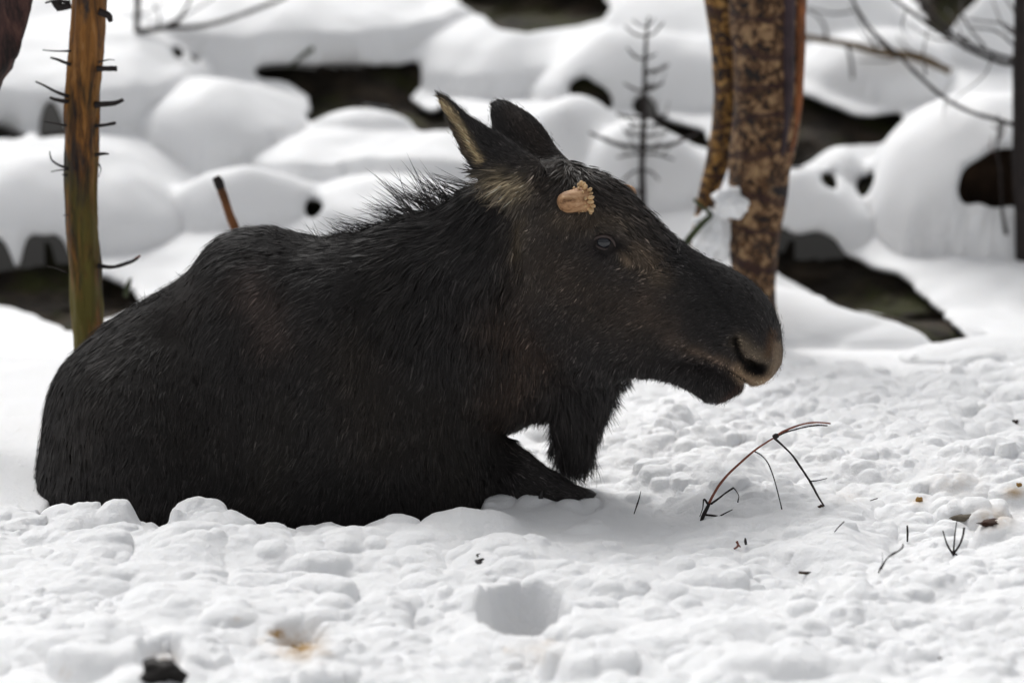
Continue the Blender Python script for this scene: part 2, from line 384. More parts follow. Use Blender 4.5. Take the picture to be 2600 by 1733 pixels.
# the slope behind, with openings where the rock shows between the snow
GAPS = [  # outline in measuring units, what it is, label
    ([(1030, -30), (1065, 0), (1100, 30), (1140, 60), (1200, 72), (1270, 62), (1330, 55), (1375, 40), (1392, 22), (1380, -5), (1370, -30)], 'boulder', 'dark boulder face under deep snow at the top edge of the photo'),
    ([(582, 146), (640, 148), (700, 150), (780, 148), (850, 152), (920, 148), (972, 140), (968, 190), (935, 225), (985, 262), (1030, 240), (1062, 262), (1050, 300), (965, 306), (945, 275), (900, 250), (840, 243), (780, 250), (735, 268), (712, 290), (722, 245), (700, 205), (660, 182), (600, 172)], 'boulder', 'wide dark boulder showing between snow caps behind the pointed ear'),
    ([(1308, 185), (1345, 172), (1375, 195), (1420, 215), (1480, 240), (1530, 280), (1620, 300), (1640, 345), (1560, 315), (1500, 280), (1430, 240), (1360, 212), (1310, 212)], 'boulder', 'narrow dark rock edge running down behind the small spruce'),
    ([(1800, 200), (1850, 215), (1900, 240), (1950, 260), (2010, 270), (2060, 262), (2070, 288), (2020, 325), (1965, 330), (1915, 335), (1870, 365), (1840, 385), (1800, 380)], 'boulder', 'dark rock hollow just right of the birch trunk'),
    ([(1780, 556), (1840, 562), (1900, 574), (1960, 592), (2030, 626), (2062, 632), (2110, 676), (2165, 722), (2222, 778), (2190, 782), (2150, 788), (2110, 752), (2060, 730), (1990, 714), (1930, 702), (1870, 668), (1790, 628)], 'boulder', 'long mossy dark boulder edge sloping down right of the muzzle'),
    ([(-40, 600), (20, 608), (50, 622), (66, 596), (84, 575), (110, 560), (150, 580), (165, 612), (235, 640), (300, 668), (310, 700), (250, 730), (165, 758), (110, 730), (40, 700), (-40, 690)], 'boulder', 'dark brown boulder showing behind the left pine trunk'),
    ([(-40, 290), (10, 292), (48, 305), (50, 318), (-40, 322)], 'boulder', 'small dark rock gap at the far left above the big snow mound'),
    ([(88, 285), (110, 278), (150, 300), (190, 312), (95, 316)], 'boulder', 'small dark rock gap just left of the left pine trunk'),
    ([(500, 362), (540, 352), (572, 358), (560, 368), (530, 370)], 'boulder', 'thin dark rock gap under the rounded snow boulder'),
    ([(703, 462), (738, 464), (742, 472), (718, 492), (704, 486)], 'boulder', 'tiny dark rock gap in smooth snow above the shoulder hump'),
    ([(1885, 402), (1905, 392), (1918, 410), (1926, 440), (1905, 425)], 'boulder', 'slanting dark rock gap, left of two right of the birch'),
    ([(1972, 412), (1995, 408), (2004, 425), (1990, 445), (1978, 462), (1970, 440)], 'boulder', 'upright dark rock gap, right of two right of the birch'),
    ([(2060, -30), (2100, -10), (2130, 30), (2150, 60), (2185, 66), (2195, 30), (2240, 0), (2240, -30)], 'boulder', 'dark boulder face at the top right among bare twigs'),
    ([(2208, 392), (2250, 368), (2275, 345), (2310, 338), (2400, 350), (2400, 480), (2330, 470), (2290, 455), (2215, 448), (2195, 432), (2225, 425)], 'rotten_stump', 'broken dark brown stump at the right edge behind a thin tree'),
    ([(395, 110), (418, 110), (412, 132), (398, 128)], 'boulder', 'small dark rock spot in snow under the bare shrub, left one'),
    ([(438, 128), (458, 128), (452, 146), (440, 142)], 'boulder', 'small dark rock spot in snow under the bare shrub, right one'),
    ([(2032, 216), (2052, 220), (2054, 240), (2038, 238)], 'boulder', 'small dark rock spot in the snow below the fallen branch'),
]
def grow(a, b, s0, k): 
    r = []; x = a; s = s0
    while (x < b) if s0 > 0 else (x > b): x += s; s *= k; r.append(x)
    return r
fx = np.arange(-2.6, 2.61, .018); bx = np.concatenate([np.array(grow(-2.6, -60, -.03, 1.15))[::-1], fx, grow(2.6, 60, .03, 1.15)])
by = np.concatenate([np.arange(1.51, 6.6, .0145), grow(6.6, 90, .03, 1.15)])
BX, BY = np.meshgrid(bx, by); BZ = zb(BX, BY)
BZ += .045*fbm(np.stack([BX*3.2, BY*3.2], -1), 3, 51)*sstep(1.6, 2.3, BY) + .003*fbm(np.stack([BX*14, BY*14], -1), 2, 52)
BZ -= .006*(BY < 1.53)
V, F = grid_mesh('s', bx, by, BZ); S = proj(V)
S2 = S + np.stack([15*fbm(V*7, 4, 61), 13*fbm(V*7, 4, 62)], -1)
kill = np.zeros(len(V), bool); infront = (V[:, 1] < 7)
gap_masks = []
for poly, nm, lab in GAPS:
    P = np.array(poly)*VS; m = inpoly(S2, P) & infront; kill |= m; gap_masks.append(P)
keepF = ~kill[F].any(1); FK = F[keepF]
# rims: extrude the open edges of the snow inwards to give it thickness
E = np.concatenate([FK[:, [0, 1]], FK[:, [1, 2]], FK[:, [2, 3]], FK[:, [3, 0]]]); key = np.sort(E, 1); kk = key[:, 0]*len(V)+key[:, 1]
u, idx, cnt = np.unique(kk, return_index=True, return_counts=True); be = E[idx[cnt == 1]]
nx = len(bx); onb = lambda v: (v % nx == 0) | (v % nx == nx-1) | (v < nx) | (v >= len(V)-nx)
be = be[~(onb(be[:, 0]) & onb(be[:, 1]))]
# smooth the rims
nb = {}
for a, b in be: nb.setdefault(int(a), []).append(int(b)); nb.setdefault(int(b), []).append(int(a))
ids = np.array(list(nb.keys()))
for _ in range(4):
    newp = np.array([V[nb[int(i)]].mean(0) for i in ids]); V[ids] = .5*V[ids]+.5*newp
ray = V-CAM; ray /= np.linalg.norm(ray, axis=1)[:, None]
loopv = np.unique(be); mp = {int(v): i for i, v in enumerate(loopv)}
vi = np.array([[mp[int(a)], mp[int(b)]] for a, b in be]); n0 = len(V)
r1 = V[loopv]+ray[loopv]*.014+np.array([0, 0, -.003]); r2 = V[loopv]+ray[loopv]*.035+np.array([0, 0, -.008])
V2 = np.vstack([V, r1, r2]); m_ = len(loopv)
Q1 = np.stack([be[:, 1], be[:, 0], n0+vi[:, 0], n0+vi[:, 1]], 1); Q2 = np.stack([n0+vi[:, 1], n0+vi[:, 0], n0+m_+vi[:, 0], n0+m_+vi[:, 1]], 1)
g = link('snow_slope', mesh('snow_slope', V2, np.vstack([FK, Q1, Q2])), M_SNOWB); tag(g, kind='structure')
# the rock behind each opening: a patch of the slope pushed inwards, with thickness
for gi, ((poly, nm, lab), P) in enumerate(zip(GAPS, gap_masks)):
    big = np.array([P.mean(0)+(p-P.mean(0)) for p in P]); m = (inpoly(S, P) | (dpoly(S, P, True) < 26)) & infront
    vf = m[F].all(1)
    if not vf.any(): continue
    f = F[vf]; ids_, inv = np.unique(f, return_inverse=True); f = inv.reshape(f.shape); A = grid_mesh('s', bx, by, BZ)[0][ids_]
    r = A-CAM; r /= np.linalg.norm(r, axis=1)[:, None]; d = .12+.13*fbm(A*4, 5, 70+gi)+.03*fbm(A*16, 3, 71+gi)
    A = A + r*d[:, None] + np.array([0, 0, -.02])
    c = A.mean(0); Bk = A + r*.25 + np.array([0, .1, -.12]); n = len(A)
    e = np.concatenate([f[:, [0, 1]], f[:, [1, 2]], f[:, [2, 3]], f[:, [3, 0]]]); ek = np.sort(e, 1); u, ix, ct = np.unique(ek[:, 0]*n+ek[:, 1], return_index=True, return_counts=True); bb = e[ix[ct == 1]]
    side = np.stack([bb[:, 1], bb[:, 0], bb[:, 0]+n, bb[:, 1]+n], 1)
    VV = np.vstack([A, Bk]); comp = np.arange(n)
    while True:
        mn = np.minimum.reduce([comp[f[:, k]] for k in range(4)]); c2 = comp.copy()
        for k in range(4): np.minimum.at(c2, f[:, k], mn)
        if (c2 == comp).all(): break
        comp = c2
    lb, ct_ = np.unique(comp, return_counts=True); main = lb[np.argmax(ct_)]; extra = []
    for L0 in lb:
        if L0 != main and ct_[lb == L0][0] > 25: extra.append((f[comp[f[:, 0]] == L0], side[comp[side[:, 0] % n] == L0]))
    kf = comp[f[:, 0]] == main; side_all = side; side = side[comp[side[:, 0] % n] == main]; f = f[kf]
    o = link(nm, mesh(nm, VV, np.vstack([f, f[:, ::-1]+n, side])), M_ROT if nm != 'boulder' else M_ROCK)
    tag(o, lab, 'stump' if nm != 'boulder' else 'boulder', 'rocks showing through the snow' if nm == 'boulder' else None)
    for (fe, se) in extra: link('rock_piece', mesh('rock_piece', VV, np.vstack([fe, fe[:, ::-1]+n, se])), o.data.materials[0], o)
# snow towards and beyond the camera
def flat_patch(x0, x1, y0, y1, n):
    a = np.linspace(x0, x1, n); b = np.linspace(y0, y1, n); X, Y = np.meshgrid(a, b); Z = zb(X, Y)+.03*fbm(np.stack([X*2, Y*2], -1), 4, 9)
    return grid_mesh('s', a, b, Z)
L = [flat_patch(-60, 60, -60, -2.45, 220), flat_patch(-60, -1.60, -2.45, 1.51, 160), flat_patch(1.60, 60, -2.45, 1.51, 160)]
L = [(v-np.array([0, 0, .05]), f) for v, f in L]
Vs = []; Fs = []; o_ = 0
for v, f in L: Vs.append(v); Fs.append(f+o_); o_ += len(v)
g = link('snow_field', mesh('snow_field', np.vstack(Vs), np.vstack(Fs)), M_SNOWB); tag(g, kind='structure')

# ---------------------------------------------------------------- trees
def stub(root, pts, rads, mat, Y, name='branch_stub'):
    tube(name, px(pts, Y), [r*.00122*(1+ (Y/9.8)) for r in rads], mat, root, n=7, step=3, rough=.35, sc=120)
def trunk(name, L, Y, mat, root, n=40, step=26, rough=.10, sc=9, flut=.05):
    """L: rows of (left x, right x, y) in photo pixels"""
    L = np.array(L, float); c = px(np.column_stack([(L[:, 0]+L[:, 1])/2, L[:, 2]]), Y); dist = (c-CAM)@Fv
    r = (L[:, 1]-L[:, 0])/2*1e-4*dist
    V, F = tube_geo(c, r, n=n, step=step)
    k = len(V)//n; C = V.reshape(k, n, 3).mean(1)[:, None, :]; R = V.reshape(k, n, 3)-C; P = V.reshape(k, n, 3)
    d = 1+rough*fbm(P*np.array([sc*3, sc*3, sc*.55])+5, 4, 3)+flut*fbm(P*np.array([30, 30, 3.]), 2, 8)
    return link(name, mesh(name, (C+R*d[..., None]).reshape(-1, 3), F), mat, root)
YL = .60
pine = empty('pine_tree', tuple(at(222, 960, YL))); tag(pine, 'upright thin pine trunk with dead branch stubs behind the rump', 'tree')
trunk('trunk', [(188, 292, -900), (186, 288, -300), (184, 270, 0), (178, 264, 115), (163, 252, 268), (164, 249, 421), (168, 249, 574), (174, 253, 640), (182, 262, 780), (187, 270, 920), (186, 275, 1060), (180, 285, 1180)], YL, M_PINE, pine, n=72, step=40, rough=.2, sc=16, flut=.12)
for p, r in [([(245, 175), (275, 174), (297, 174)], (6, 5.5, 6)), ([(240, 266), (290, 262), (313, 253)], (6.5, 5, 4)), ([(240, 320), (270, 317), (294, 312)], (4, 3.5, 3.5)),
             ([(240, 394), (262, 390), (277, 391)], (4, 3, 1.5)), ([(250, 158), (275, 152), (291, 153)], (2, 1.3, .8)), ([(248, 673), (275, 678), (300, 675), (335, 663), (350, 654)], (6, 4, 4, 3.5, 3)),
             ([(180, 165), (150, 153), (128, 146)], (4, 3, 2)), ([(180, 130), (140, 130), (108, 127)], (2.5, 1.6, 1)), ([(175, 246), (140, 232), (110, 216), (90, 207)], (4, 3, 2.2, 1.6)),
             ([(175, 258), (145, 254), (126, 247)], (5, 4, 2.5)), ([(175, 320), (145, 314), (112, 308)], (3, 2.2, 1.5)), ([(175, 428), (148, 418), (131, 405), (126, 384)], (3, 2.5, 1.8, 1.2)),
             ([(175, 430), (150, 432), (130, 436)], (2, 1.4, 1)), ([(170, 446), (158, 443)], (2.4, 1.4)), ([(178, 545), (160, 547)], (2, .8)), ([(250, 30), (275, 40), (282, 56)], (8, 8, 4)), ([(180, 15), (150, 18), (143, 0)], (6, 9, 12)), ([(178, 6), (140, 2), (115, 8)], (4, 3, 2)),
             ([(172, 692), (140, 680), (118, 676)], (2, 1.4, .8)), ([(250, 415), (256, 430), (250, 450)], (2, 1, .7))]:
    stub(pine, p, r, M_TWIG, YL-.03)
tube('red_tip', px([(340, 660), (348, 654), (356, 649)], YL-.03), [.0035, .0036, .003], M_REDT, pine, n=7, step=2)
YF = .55
lean = empty('leaning_tree', tuple(at(-260, 900, YF))); tag(lean, 'reddish flaky tree trunk leaning out of the top left corner', 'tree')
trunk('trunk', [(60, 190, -400), (20, 115, -150), (-12, 82, 0), (-40, 66, 70), (-70, 44, 130), (-110, 2, 205), (-190, -60, 400), (-260, -120, 700), (-330, -170, 1000), (-350, -180, 1200)], YF, M_RED, lean, rough=.2, sc=12)
YB = 1.75
birch = empty('birch_tree', tuple(at(1920, 790, YB))); tag(birch, 'orange and black blotched double birch trunk behind the muzzle', 'tree')
trunk('trunk', [(1690, 1870, -800), (1750, 1880, -250), (1786, 1892, 0), (1803, 1905, 115), (1810, 1900, 230), (1803, 1885, 330), (1790, 1850, 421), (1776, 1830, 480), (1765, 1815, 540), (1750, 1800, 640), (1740, 1800, 740), (1735, 1800, 880)], YB+.05, M_BIRCH, birch, rough=.12, sc=8)
trunk('trunk', [(1900, 2060, -800), (1875, 2050, -250), (1852, 2044, 0), (1858, 2042, 115), (1862, 2039, 230), (1856, 2026, 344), (1852, 2010, 421), (1850, 2000, 500), (1850, 1980, 600), (1855, 1975, 660), (1862, 1968, 740), (1862, 1975, 860)], YB-.06, M_BIRCHD, birch, rough=.13, sc=8)
tube('bark_strip', px([(2028, -300), (2030, 0), (2029, 110), (2026, 230), (2014, 340), (2000, 420)], YB-.11), [.020, .020, .019, .016, .011, .004], plain('red_orange_bark', (.17, .055, .015), .6, .3, .6, 20), birch, n=10, step=12, rough=.3, sc=20)
tube('bark_strip', px([(1996, -300), (1998, 0), (1998, 110), (2000, 230), (1992, 340), (1985, 400)], YB-.145), [.022, .022, .022, .018, .012, .004], plain('purple_dark_bark', (.032, .018, .022), .6, .3, .5, 20), birch, n=10, step=12, rough=.3, sc=20)
def snow_blob(name, sx, sy, Y, r, sq, root=None, seed=0, label=None):
    bm = bmesh.new(); bmesh.ops.create_icosphere(bm, subdivisions=4, radius=1); me = bpy.data.meshes.new(name); bm.to_mesh(me); bm.free()
    n = len(me.vertices); c = np.empty(n*3); me.vertices.foreach_get('co', c); c = c.reshape(-1, 3)
    c = c*(1+.6*fbm(c*1.9+seed*9, 4, seed))[:, None]*np.array(sq)*r + at(sx, sy, Y); me.vertices.foreach_set('co', c.ravel())
    o = link(name, me, M_SNOW, root)
    if label: tag(o, label, 'snow clump', 'snow caught on the birch')
    return o
snow_blob('snow_clump', 1855, 515, YB-.12, .055, (1, .7, .9), None, 1, 'small snow clump caught between the birch stems, upper one')
snow_blob('snow_clump', 1806, 600, YB-.10, .065, (.8, .7, 1.2), None, 2, 'taller snow clump beside the birch foot, lower one')
# spruce sapling
YS = float(hit(1632, 520)[1]); spr = empty('spruce_sapling', tuple(at(1632, 560, YS))); tag(spr, 'small bare spruce sapling in the snow behind the forehead', 'tree')
tube('trunk', px([(1632, 600), (1632, 520), (1630, 420), (1634, 330), (1636, 240), (1638, 160), (1642, 90), (1648, 42)], YS), [.0125, .0115, .010, .0095, .008, .007, .005, .003], M_TWIG, spr, n=9, step=5, rough=.3, sc=60)
for (y0, sp, rise, r) in [(92, 45, -28, 3), (70, 30, -25, 2), (150, 40, -22, 3), (185, 66, -20, 4), (222, 60, -12, 4), (232, 50, -22, 3), (300, 70, -10, 4), (318, 55, 8, 3), (376, 135, -40, 5), (390, 70, 12, 3), (430, 50, 30, 3), (490, 150, -45, 4), (515, 115, 8, 3), (345, 60, -14, 3)]:
    for s in (-1, 1):
        if rng.random() < .18: continue
        j = rng.uniform(.75, 1.15); dy = rng.uniform(-.35, .35)
        a = at(1635, y0, YS); e = at(1635+s*sp*j, y0+rise*j*rng.uniform(.7, 1.2), YS+dy*.6); m_ = at(1635+s*sp*j*.5, y0+rise*.25, YS+dy*.3)
        tube('branch', [a, m_, e], [r*.0015, r*.0014, r*.0008], M_TWIG, spr, n=6, step=4, rough=.4, sc=60)
        if sp > 50:
            for q in range(2):
                b0 = m_*(.3+.5*q)+(e if q else a)*(.7-.5*q); tube('side_twig', [b0, b0+np.array([s*.018, rng.uniform(-.02, .02), rng.uniform(-.01, .03)]), b0+np.array([s*.035, rng.uniform(-.03, .03), rng.uniform(.0, .06)])], [.0022, .0018, .001], M_TWIG, spr, n=5, step=2)
# right-hand thin tree with arching bare branches
YR = float(hit(2592, 608)[1])-.02; rt = empty('bare_tree', tuple(at(2592, 640, YR))); tag(rt, 'thin dark bare tree at the right edge with arching branches', 'tree')
trunk('trunk', [(2578, 2612, -300), (2576, 2610, 40), (2572, 2612, 160), (2570, 2616, 300), (2572, 2620, 450), (2578, 2618, 590), (2580, 2616, 700)], YR, M_TWIG, rt, n=16, rough=.25, sc=14)
tube('twig', px([(2590, 80), (2588, 40), (2596, 20)], YR), [.012, .01, .006], M_DEB, rt, n=7, step=3, rough=.4, sc=60)
for p, r in [([(2590, 162), (2540, 158), (2470, 130), (2400, 90), (2340, 50), (2262, -10), (2200, -60)], 6.5), ([(2590, 155), (2520, 135), (2450, 105), (2390, 60), (2330, -5), (2300, -50)], 5.5),
             ([(2592, 322), (2540, 306), (2470, 286), (2400, 250), (2330, 190), (2290, 150), (2240, 110), (2190, 45), (2165, 0), (2140, -60)], 5.5), ([(2580, 80), (2545, 60), (2500, 55), (2440, 45)], 3.5),
             ([(2580, 90), (2550, 70), (2535, 40), (2520, 0)], 3), ([(2350, 190), (2345, 130), (2360, 60)], 2.5), ([(2320, 180), (2270, 130), (2200, 60), (2170, 10)], 3.5), ([(2545, 312), (2535, 360), (2538, 400)], 3),
             ([(2450, 128), (2430, 60), (2400, 20)], 2.5), ([(2460, 100), (2400, 85), (2340, 82)], 2.2), ([(2520, 140), (2500, 190), (2440, 240), (2400, 275)], 2), ([(2580, 120), (2530, 80), (2470, 70), (2430, 50)], 3), ([(2500, 118), (2460, 70), (2440, 20), (2445, -20)], 3), ([(2420, 105), (2360, 95), (2310, 60)], 2.5), ([(2300, 30), (2290, 70), (2310, 100)], 2), ([(2590, 60), (2570, 20), (2540, -20)], 4), ([(2400, 250), (2395, 300)], 2), ([(2250, 115), (2215, 110), (2180, 80)], 2.5)]:
    tube('branch', px(p, np.linspace(YR, YR+.35, len(p))), np.linspace(r, r*.45, len(p))*.00145, M_TWIG, rt, n=6, step=5, rough=.4, sc=50)
YT = float(hit(2556, 592)[1])-.02; tw = empty('bare_twig', tuple(at(2552, 600, YT))); tag(tw, 'thin crooked dark twig standing in the snow before the stump', 'twig')
tube('stem', px([(2556, 596), (2545, 540), (2542, 490), (2538, 420), (2530, 380), (2536, 330), (2534, 290)], YT), [.006, .0055, .004, .005, .0035, .003, .002], M_TWIG, tw, n=7, step=4, rough=.3, sc=60)
for p in ([(2534, 400), (2515, 375), (2520, 345)], [(2534, 360), (2550, 330), (2548, 305)], [(2536, 330), (2518, 318)]): tube('side_twig', px(p, YT), [.003, .0022, .0015][:len(p)], M_RED, tw, n=6, step=3)
YFB = float(hit(2330, 175)[1])-.04; fb = empty('fallen_branch', tuple(at(2230, 130, YFB))); tag(fb, 'olive brown fallen branch lying across the snow right of the birch', 'branch')
tube('limb', px([(2035, 92), (2080, 100), (2150, 112), (2230, 132), (2300, 140), (2350, 152), (2412, 182)], YFB), [.010, .011, .013, .013, .015, .016, .013], M_OLIVE, fb, n=12, step=6, rough=.35, sc=25)
for p, r in [([(2150, 112), (2160, 150), (2165, 200)], 8), ([(2230, 130), (2190, 60), (2160, 10)], 5), ([(2300, 140), (2250, 155), (2180, 155)], 4), ([(2340, 150), (2300, 120), (2280, 90)], 5), ([(2100, 105), (2090, 60), (2060, 30), (2035, 28)], 6), ([(2165, 30), (2110, 35), (2050, 20)], 5)]:
    tube('side_branch', px(p, YFB-.01), [r*.0009, r*.0008, r*.0006, r*.0005][:len(p)], M_TWIG, fb, n=6, step=4, rough=.3, sc=30)
YSH = float(hit(346, 88)[1])-.02; sh = empty('bare_shrub', tuple(at(345, 90, YSH))); tag(sh, 'bare dark shrub with arching stem at the top left edge', 'shrub')
for p, r in [([(352, -60), (350, 0), (348, 50), (346, 84)], 11), ([(346, 80), (400, 74), (440, 70), (500, 68), (560, 55), (620, 35), (680, 12), (720, -5), (800, -60)], 7.5), ([(415, 72), (450, 50), (472, 20), (484, -10), (480, -60)], 5.5), ([(400, 75), (405, 40), (385, 0)], 3), ([(440, 68), (470, 40), (520, 10), (560, -20)], 3), ([(350, 40), (380, 30), (420, 5)], 2.5)]:
    tube('branch', px(p, YSH), np.linspace(r, r*.6, len(p))*.0013, M_TWIG, sh, n=8, step=5, rough=.3, sc=30)
st_ = empty('broken_stick', tuple(at(600, 600, 1.15))); tag(st_, 'orange brown broken stick leaning up behind the hump', 'stick')
tube('shaft', px([(612, 650), (600, 590), (583, 545), (568, 500), (558, 470)], 1.15), [.014, .0135, .0125, .012, .0125], M_LEAD, st_, n=12, step=5, rough=.15, sc=40)
tube('tip', px([(561, 478), (555, 463), (548, 449)], 1.145), [.0135, .0145, .011], M_TWIG, st_, n=12, step=3, rough=.2, sc=40)
gs = tube('mossy_stick', px([(1690, 700), (1740, 620), (1780, 570), (1805, 545), (1782, 525), (1762, 505)], 1.6), [.012, .011, .009, .007, .006, .005], M_MOSS, n=9, step=5, rough=.3, sc=30); tag(gs, 'dark mossy green stick leaning against the birch foot', 'stick')
gs = tube('short_stick', px([(735, 170), (765, 145), (795, 122)], float(hit(740, 168)[1])), [.006, .009, .008], M_MOSS, n=8, step=4, rough=.3, sc=30); tag(gs, 'short green stick poking from snow above the dark boulder', 'stick')
gs = tube('mossy_stick', px([(318, 752), (325, 725), (333, 705)], 1.8), [.006, .008, .004], M_MOSS, n=8, step=4, rough=.5, sc=40); tag(gs, 'small green moss tuft in snow behind the sloping back', 'moss')

# ---------------------------------------------------------------- twigs and crumbs on the near snow
def ground_twig(name, lab, cat, stems, base, group=None, mats=None):
    """stems: (points, radii mm, material, part name); depth follows the snow under `base`"""
    Yb = hit(*base)[1]; b = at(base[0], base[1], Yb); root = empty(name, tuple(b)); tag(root, lab, cat, group)
    for p, r, m, nm in stems:
        dy = p[0][2] if len(p[0]) > 2 else 0
        pts = np.array([at(q[0], q[1], Yb-.015+(q[2] if len(q) > 2 else 0)) for q in p])
        tube(nm, pts, np.array(r)*.00128*((Yb+9.8)/9.8), m, root, n=7, step=6, rough=.18, sc=150)
    return root
Z4 = lambda a, b, s=4.612, ox=1730, oy=1040: (ox+a/s, oy+b/s)
def zz(L): return [Z4(*p) for p in L]
ground_twig('arched_twig', 'arched red brown twig with drooping side shoots in the right snow', 'twig', [
    (zz([(235, 1300), (260, 1230), (300, 1150), (330, 1090)]), (3.5, 4.2, 3.8, 3.5), M_TWIG, 'base'),
    (zz([(325, 1090), (370, 1000), (450, 870), (560, 740), (700, 610), (850, 480), (980, 390), (1095, 320)]), (2.9, 2.8, 2.7, 2.5, 2.3, 2.1, 1.9, 1.8), M_REDT, 'stem'),
    (zz([(1095, 315), (1200, 250), (1330, 195), (1450, 160), (1560, 147), (1660, 150), (1748, 160)]), (2.6, 2.4, 2, 1.8, 1.7, 1.6, 1.6), M_REDT, 'shoot'),
    (zz([(1095, 322), (1210, 265), (1330, 230), (1450, 200), (1590, 180), (1712, 184)]), (2.2, 1.8, 1.5, 1.5, 1.8, 1.4), M_TWIG, 'shoot'),
    (zz([(1075, 325), (1100, 310), (1135, 295)]), (4.5, 6, 4), M_TWIG, 'knot'),
    (zz([(1090, 330), (1190, 420), (1290, 520), (1370, 630), (1470, 780), (1520, 860), (1600, 1010), (1680, 1140), (1745, 1265)]), (2.6, 2.1, 2, 2.4, 2.2, 2.6, 2, 1.8, 2.2), M_TWIG, 'shoot'),
    (zz([(1510, 835), (1600, 825), (1710, 800)]), (1.5, 1.1, .7), M_TWIG, 'shoot'),
    (zz([(850, 482), (930, 525), (1000, 600), (1045, 690), (1090, 820), (1125, 950), (1155, 1070), (1178, 1170)]), (1.5, 1.3, 1.2, 1.3, 1.2, 1.2, 1.1, 1.5), M_TWIG, 'shoot'),
    (zz([(345, 1100), (430, 1040), (520, 970), (612, 910)]), (2.6, 2, 1.8, 2.2), M_TWIG, 'shoot'),
    (zz([(612, 910), (650, 960), (672, 1010), (660, 1082)]), (1.4, 1, 1, 1.5), M_TWIG, 'shoot'),
    (zz([(265, 1225), (400, 1240), (520, 1275), (632, 1322)]), (2.4, 2, 1.7, 1.4), M_TWIG, 'shoot'),
    (zz([(320, 1335), (430, 1255), (520, 1205), (600, 1165)]), (1.2, 1.5, 1.3, .9), M_TWIG, 'shoot'),
    (zz([(310, 1100), (265, 1045), (250, 1150), (215, 1250)]), (2.5, 1.8, 1, .7), M_TWIG, 'shoot')], (1783, 1318))
Z8 = lambda a, b: (1300+a/1.81, 1133+b/1.81)
def z8(L): return [Z8(*p) for p in L]
ground_twig('forked_twig', 'three pronged dark twig upright in the snow at lower right', 'twig', [
    (z8([(2028, 500), (2030, 470), (2036, 400), (2045, 335)]), (2.6, 2, 1.4, .9), M_TWIG, 'shoot'), (z8([(2026, 492), (2000, 450), (1980, 386)]), (2.4, 1.8, 1.2), M_TWIG, 'shoot'),
    (z8([(2028, 492), (2055, 455), (2072, 410), (2078, 372)]), (2.6, 2.2, 2, 2.4), M_TWIG, 'shoot'), (z8([(2028, 488), (2050, 500), (2072, 512)]), (2, 1.2, .7), M_TWIG, 'shoot')], Z8(2028, 500))
ground_twig('small_twig', 'crooked twig with two gaps left of the three pronged one', 'twig', [
    (z8([(1688, 582), (1695, 560), (1703, 545), (1725, 512), (1755, 490), (1775, 480), (1795, 462), (1797, 446)]), (3.2, 3, 2.4, 1.2, 2.6, 1.6, 1.8, 1.2), M_TWIG, 'shoot'), (z8([(1702, 545), (1703, 515), (1702, 482)]), (.8, .6, .4), M_TWIG, 'shoot')], Z8(1688, 582))
ground_twig('small_twig', 'short upright twig above the crooked twig', 'twig', [(z8([(1817, 437), (1818, 400), (1816, 362)]), (1.6, 2.2, 1.8), M_TWIG, 'shoot')], Z8(1817, 437))
ground_twig('small_twig', 'thick dark red stick end poking from snow at lower right', 'twig', [(z8([(1318, 578), (1345, 580), (1375, 584), (1404, 585)]), (3, 3.2, 4.5, 3), M_DEB, 'shoot')], Z8(1360, 592))
ground_twig('small_twig', 'thin slanted twig just right of the arched twig', 'twig', [(z8([(1482, 392), (1502, 368), (1527, 344)]), (1, 1.2, 1.2), M_TWIG, 'shoot')], Z8(1482, 392))
ground_twig('small_twig', 'tiny nearly level twig far right of the arched twig', 'twig', [(z8([(1645, 249), (1665, 242), (1681, 237)]), (.9, 1.1, 1), M_TWIG, 'shoot')], Z8(1645, 249))
ground_twig('small_twig', 'thin leaning twig between the foreleg and arched twig', 'twig', [(z8([(561, 309), (573, 272), (585, 236), (592, 205)]), (1, 1.6, 1.2, .6), M_TWIG, 'shoot')], Z8(561, 309))
ground_twig('small_twig', 'short red forked bud below the arched twig', 'twig', [(z8([(1020, 470), (1038, 456), (1034, 434)]), (1.8, 2.4, 2.2), M_REDT, 'shoot'), (z8([(1030, 436), (1042, 452), (1050, 462)]), (1.8, 1.8, 1.4), M_REDT, 'shoot')], Z8(1035, 470))
ground_twig('small_twig', 'short black bud right of the red forked bud', 'twig', [(z8([(1072, 420), (1073, 436), (1076, 450)]), (1.6, 3, 2.4), M_TWIG, 'shoot')], Z8(1074, 450))
def chip(sx, sy, r, lab, mat=None, sq=(1, 1, .6), name='bark_chip', grp='crumbs of bark on the snow'):
    p = hit(sx, sy); bm = bmesh.new(); bmesh.ops.create_icosphere(bm, subdivisions=3, radius=1); me = bpy.data.meshes.new(name); bm.to_mesh(me); bm.free()
    n = len(me.vertices); c = np.empty(n*3); me.vertices.foreach_get('co', c); c = c.reshape(-1, 3)
    c = c*(1+.9*fbm(c*1.5+sx, 3, 5))[:, None]*np.array(sq)*r*.001 + p + np.array([0, -.003, r*.0003]); me.vertices.foreach_set('co', c.ravel())
    return tag(link(name, me, mat or M_DEB), lab, 'bark chip', grp)
chip(1217, 1413, 9, 'dark crumb of bark above the snow hole, upper of two', M_TWIG); chip(1222, 1428, 11, 'jagged dark bark crumb above the snow hole, lower of two', M_TWIG, (1.3, 1, .7))
chip(1255, 1445, 3.5, 'tiny black speck between bark crumb and snow hole', M_TWIG); chip(2085, 1287, 8, 'round brown crumb beside the drooping shoot of the arched twig')
chip(224, 1675, 9, 'dark red brown crumb at lower left', M_DEB, (.7, 1, 1.3)); chip(2387, 1672, 6, 'round brown crumb at lower right'); chip(2535, 1700, 4, 'tiny dark speck in the bottom right corner', M_TWIG)
